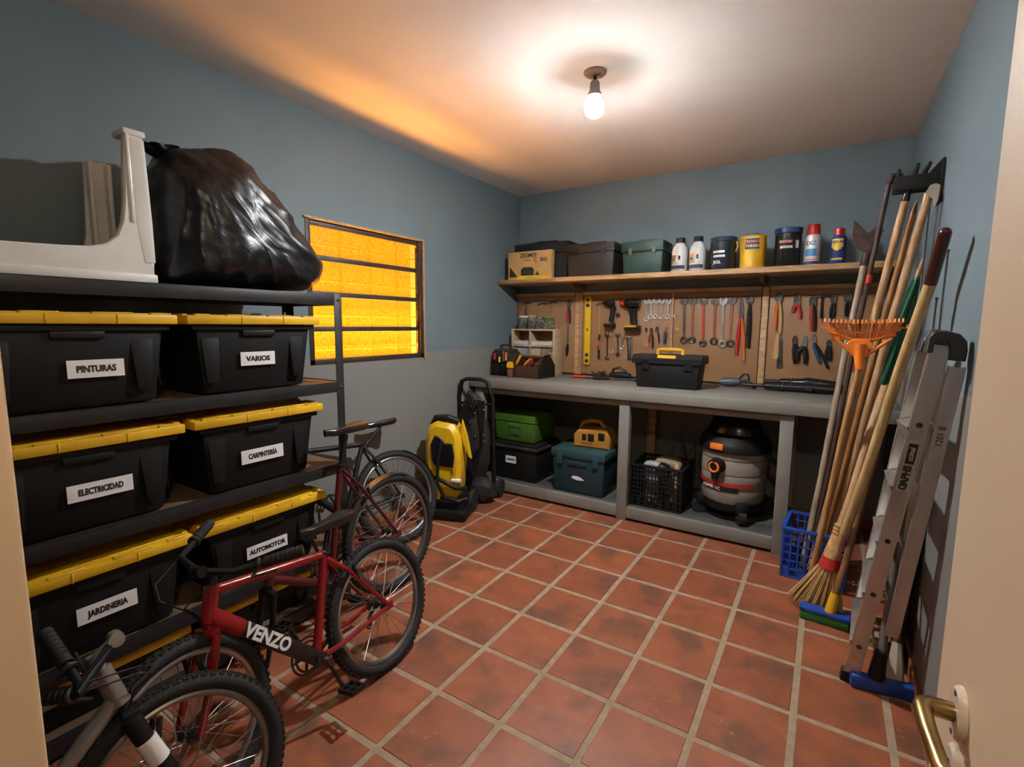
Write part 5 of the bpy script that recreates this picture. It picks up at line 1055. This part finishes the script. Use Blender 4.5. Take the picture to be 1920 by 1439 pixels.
# straw broom
Tb = R(1661, 724, -.3); Bb = R(1571, 1001, -.42); t, d_ = stick('straw_broom', 'straw broom with a red band standing bristles down before the blue crate', 'broom', Bb, Tb, .018, .019, pole)
straw = mat('straw', (.58, .38, .15), .7, c2=(.42, .26, .09), sc=40, bump=.3)
foot = on(1535, 1140, 'z', .02); b = B(); ax = (foot-Bb)
for i in range(230):
    a = rnd.uniform(0, 2*PI); q = rnd.random()**.5; s_ = V((.02*math.cos(a)*q, .02*math.sin(a)*q, 0)); e = foot+V((.125*math.cos(a)*q-.02, .05*math.sin(a)*q, rnd.uniform(-.015, .025)+.02*q*math.cos(a+PI)))
    mid = Bb+ax*.42+V((.042*math.cos(a)*q, .03*math.sin(a)*q, 0)); b.tube([Bb+s_, mid, e], [.0036, .004, .0024], 5)
s_ = obj('bristles', b, straw, t, W=True); s_['kind'] = 'stuff'
b = B(); b.tube([Bb-ax*.12, Bb+ax*.08, Bb+ax*.34], [.02, .027, .036], 14); obj('neck_wrap', b, straw, t, W=True)
b = B(); b.tube([Bb+ax*.3, Bb+ax*.37, Bb+ax*.44], [.04, .043, .047], 20, cap=False); obj('red_band', b, redp, t, W=True)
b = B(); [b.tor(Bb-ax*(.1-.05*k), .022, .004, ax, 16, 6) for k in range(3)]; obj('binding', b, poled, t, W=True)
# green and blue scrubbing brush on a pole
F0 = on(1512, 1163, 'z', 0); F1 = on(1578, 1184, 'z', 0); mid = (F0+F1)/2+V((0, .03, 0)); t, d_ = stick('deck_brush', 'green and blue deck brush with a dark wooden pole before the straw broom', 'brush', mid+V((.02, 0, .06)), R(1645, 850, -.42), .015, .015, poled)
ang = math.atan2(F1.y-F0.y, F1.x-F0.x); b = B(); b.box(mid+V((0, 0, .022)), (.2, .06, .044), .008, rz=ang); obj('bristle_block', b, mat('brush_green', (.02, .15, .03), .6, bump=.6, bs=200), t, W=True)
b = B(); b.box(mid+V((0, 0, .052)), (.205, .064, .02), .006, rz=ang); obj('brush_back', b, blue, t, W=True)
b = B(); b.tube([mid+V((.02, 0, .055)), mid+V((.02, 0, .055))+d_*.1], [.024, .019], 12); obj('socket', b, yellow, t, W=True)
# step ladder leaning on the right wall
t = thing('step_ladder', 'folded aluminium step ladder leaning against the right wall', 'ladder', (2.28, -.72, 0))
LY = -1.13
N0, N1 = V((2.225, -.93, .012)), R(1764, 648, LY); F0_, F1_ = V((2.255, -.52, .012)), R(1737, 655, LY+.2)
B0_, B1_ = R(1672, 1195, -.92), R(1795, 690, LY)
def rail(a, c_, wx, wy, label=None):
    M = frame(a, c_-a, z=(0, -1, 0)); L = (c_-a).length; b = B(); b.box((L/2, 0, 0), (L, wx, .004), M=M)
    for s in (-1, 1): b.box((L/2, s*(wx/2-.002), -wy/2+.003), (L, .005, wy), .001, M=M)
    return obj('rail', b, alu, t, W=True), M, L
rn_, MN, LN = rail(N0, N1, .05, .025); rf_, MF_, LF = rail(F0_, F1_, .05, .025); rb_, MB, LB = rail(B0_, B1_, .042, .022)
rail(B0_+V((.02, .33, .0)), B1_+V((-.01, .25, 0)), .045, .022)
for k in range(5):
    f_ = .14+.165*k; a = N0.lerp(N1, f_); c_ = F0_.lerp(F1_, f_); b = B(); M = frame(a, c_-a, z=(-.3, 0, 1)); L = (c_-a).length; b.box((L/2, 0, 0), (L, .075, .006), .001, M=M); b.box((L/2, .036, -.02), (L, .004, .04), .001, M=M); b.box((L/2, -.036, -.012), (L, .004, .026), .001, M=M); obj('step', b, alu, t, W=True)
for k, f_ in enumerate((.12, .3, .47, .64, .8)):
    p = MN@V((LN*f_, 0, .002)); b = B(); b.cyl(p, p+MN.to_3x3().col[2]*.003, .009, n=14); obj('rivet', b, dsteel, rn_, W=True)
for a, c_ in ((N0, N1), (F0_, F1_)): d_ = (c_-a).normalized(); b = B(); M = frame(a, d_, z=(0, -1, 0)); b.box((.008, 0, -.012), (.05, .07, .034), .006, M=M); obj('rubber_foot', b, rubber, t, W=True)
capm = mat('cap_black', (.02, .02, .02), .5); cl = MN.to_3x3().col[0]
cp = [(1750, 662), (1752, 648), (1758, 640), (1768, 636), (1777, 640), (1782, 655), (1781, 676), (1811, 679), (1816, 660), (1815, 641), (1802, 627), (1775, 620), (1754, 621), (1742, 632), (1736, 662)]
pp = [R(u, v, LY-.03) for u, v in cp]; b = B(); b.prism([(p.x, p.z) for p in pp], .06, M=MX(((1, 0, 0, 0), (0, 0, -1, LY+.035), (0, 1, 0, 0), (0, 0, 0, 1))), bev=.004); obj('top_cap', b, capm, t, W=True)
pp = [R(u, v, LY+.13) for u, v in [(1722, 660), (1728, 642), (1741, 623), (1758, 618), (1780, 622), (1770, 660)]]; b = B(); b.prism([(p.x, p.z) for p in pp], .07, M=MX(((1, 0, 0, 0), (0, 0, -1, LY+.2), (0, 1, 0, 0), (0, 0, 0, 1))), bev=.004); obj('top_cap', b, capm, t, W=True)
b = B(); b.box((LN*.69, 0, .003), (.19, .034, .0015), M=MN); q = obj('maker_plate', b, mat('plate_grey', (.4, .38, .34), .5), t, W=True)
text('CAPHS', .03, MN@MX.Translation((LN*.69-.045, 0, .0042)), ink, 'lettering', q, W=True, off=.0015); b = B(); b.box((LN*.69+.045, 0, .0042), (.075, .026, .001), M=MN); obj('name_block', b, ink, q, W=True); text('ccinal', .022, MN@MX.Translation((LN*.69+.045, 0, .005)), paper, 'lettering', q, W=True)
text('1201 B', .026, MB@MX.Translation((LB*.78, 0, .003)), ink, 'lettering', rb_, W=True)
b = B(); b.box((LN*.08, .005, .003), (.025, .014, .001), M=MN); obj('paint_mark', b, yellow, rn_, W=True)
# mops behind the ladder
L0, L1 = on(1612, 1283, 'z', 0), on(1712, 1308, 'z', 0); mid = (L0+L1)/2+V((0, .03, 0)); mid.x = min(mid.x, 2.325); ang = math.atan2(L1.y-L0.y, L1.x-L0.x)
t = thing('blue_floor_squeegee', 'blue floor squeegee with a grey metal pole at the foot of the ladder', 'squeegee', (mid.x, mid.y, 0)); b = B(); b.box(mid+V((0, -.05, .028)), (.21, .045, .056), .012, rz=ang); obj('blade_block', b, blue, t, W=True)
gt = mat('mop_tube', (.2, .18, .15), .4, .5); tp = V((2.385, -.62, 1.1)); b = B(); b.tube([mid+V((-.01, -.04, .12)), tp], .014, 10); obj('pole', b, gt, t, W=True); b = B(); b.tube([mid+V((-.02, -.05, .05)), mid+V((-.01, -.04, .16))], [.03, .02], 10); obj('socket', b, black, t, W=True)
m0 = on(1683, 1278, 'z', .03); m0.x = min(m0.x, 2.37); t = thing('mop_pole', 'grey mop pole with a pale plastic clamp behind the ladder', 'mop', (m0.x, m0.y, 0)); tp = V((2.395, -.45, 1.05)); d_ = (tp-m0).normalized(); b = B(); b.tube([m0+d_*.1, tp], .013, 10); obj('pole', b, gt, t, W=True); b = B(); b.tube([m0-V((0, 0, .028)), m0+d_*.05, m0+d_*.11, m0+d_*.14], [.03, .027, .02, .017], 8); obj('clamp', b, mat('pale_clamp', (.42, .36, .27), .5), t, W=True)
t = thing('dark_panel', 'dark board leaning on the right wall behind the mop poles', 'board', (2.39, -.5, 0)); b = B(); b.box((2.402, -.5, .58), (.014, .5, 1.16), .003, ry=.012); obj('board', b, mat('dark_board', (.03, .022, .018), .6), t, W=True)
# tool rack on the right wall with cords
t = thing('wall_tool_rack', 'black bracket rack high on the right wall holding tool handles', 'tool rack', (XR, -.27, 2.06))
b = B(); b.bb(XR-.012, XR-.001, -.3, -.2, 1.96, 2.14, .003); obj('back_plate', b, black, t, W=True)
x0 = 2.26; b = B(); b.bb(x0, XR-.01, -.3, -.27, 2.02, 2.085, .006); obj('arm', b, black, t, W=True); b = B(); b.bb(x0, XR-.01, -.235, -.21, 2.02, 2.08, .006); obj('arm', b, black, t, W=True)
b = B(); b.prism([(XR-.06, 2.08), (XR-.005, 2.15), (XR-.005, 2.08)], .02, M=MX(((1, 0, 0, 0), (0, 0, -1, -.27), (0, 1, 0, 0), (0, 0, 0, 1)))); obj('gusset', b, black, t, W=True)
for k, (x, h) in enumerate(((2.275, .035), (2.33, .05), (2.36, .05))): b = B(); b.tube([(x, -.28, 2.075), (x+.012*k, -.285, 2.085+h)], [.012, .006], 8); obj('clip', b, black, t, W=True)
for k, (u, v0, v1, l) in enumerate([(1748, 345, 560, 'thin brown cord hanging from the wall rack, nearer the shelf'), (1778, 470, 620, 'black strap cord hanging below the red grip'), (1756, 560, 640, 'short thin cord on the right wall above the ladder')]):
    A = on(u, v0, 'x', XR-.006); b = B(); Z_ = V((XR-.006, A.y+.01, A.z-(.75 if k == 0 else .45))); b.tube([A, A.lerp(Z_, .5)+V((0, .012, 0)), Z_], .0035, 6); b.sph(A, .006, n=8); tag(obj('cord', b, mat('cord_brown', (.06, .045, .035), .7)), l, 'cord')
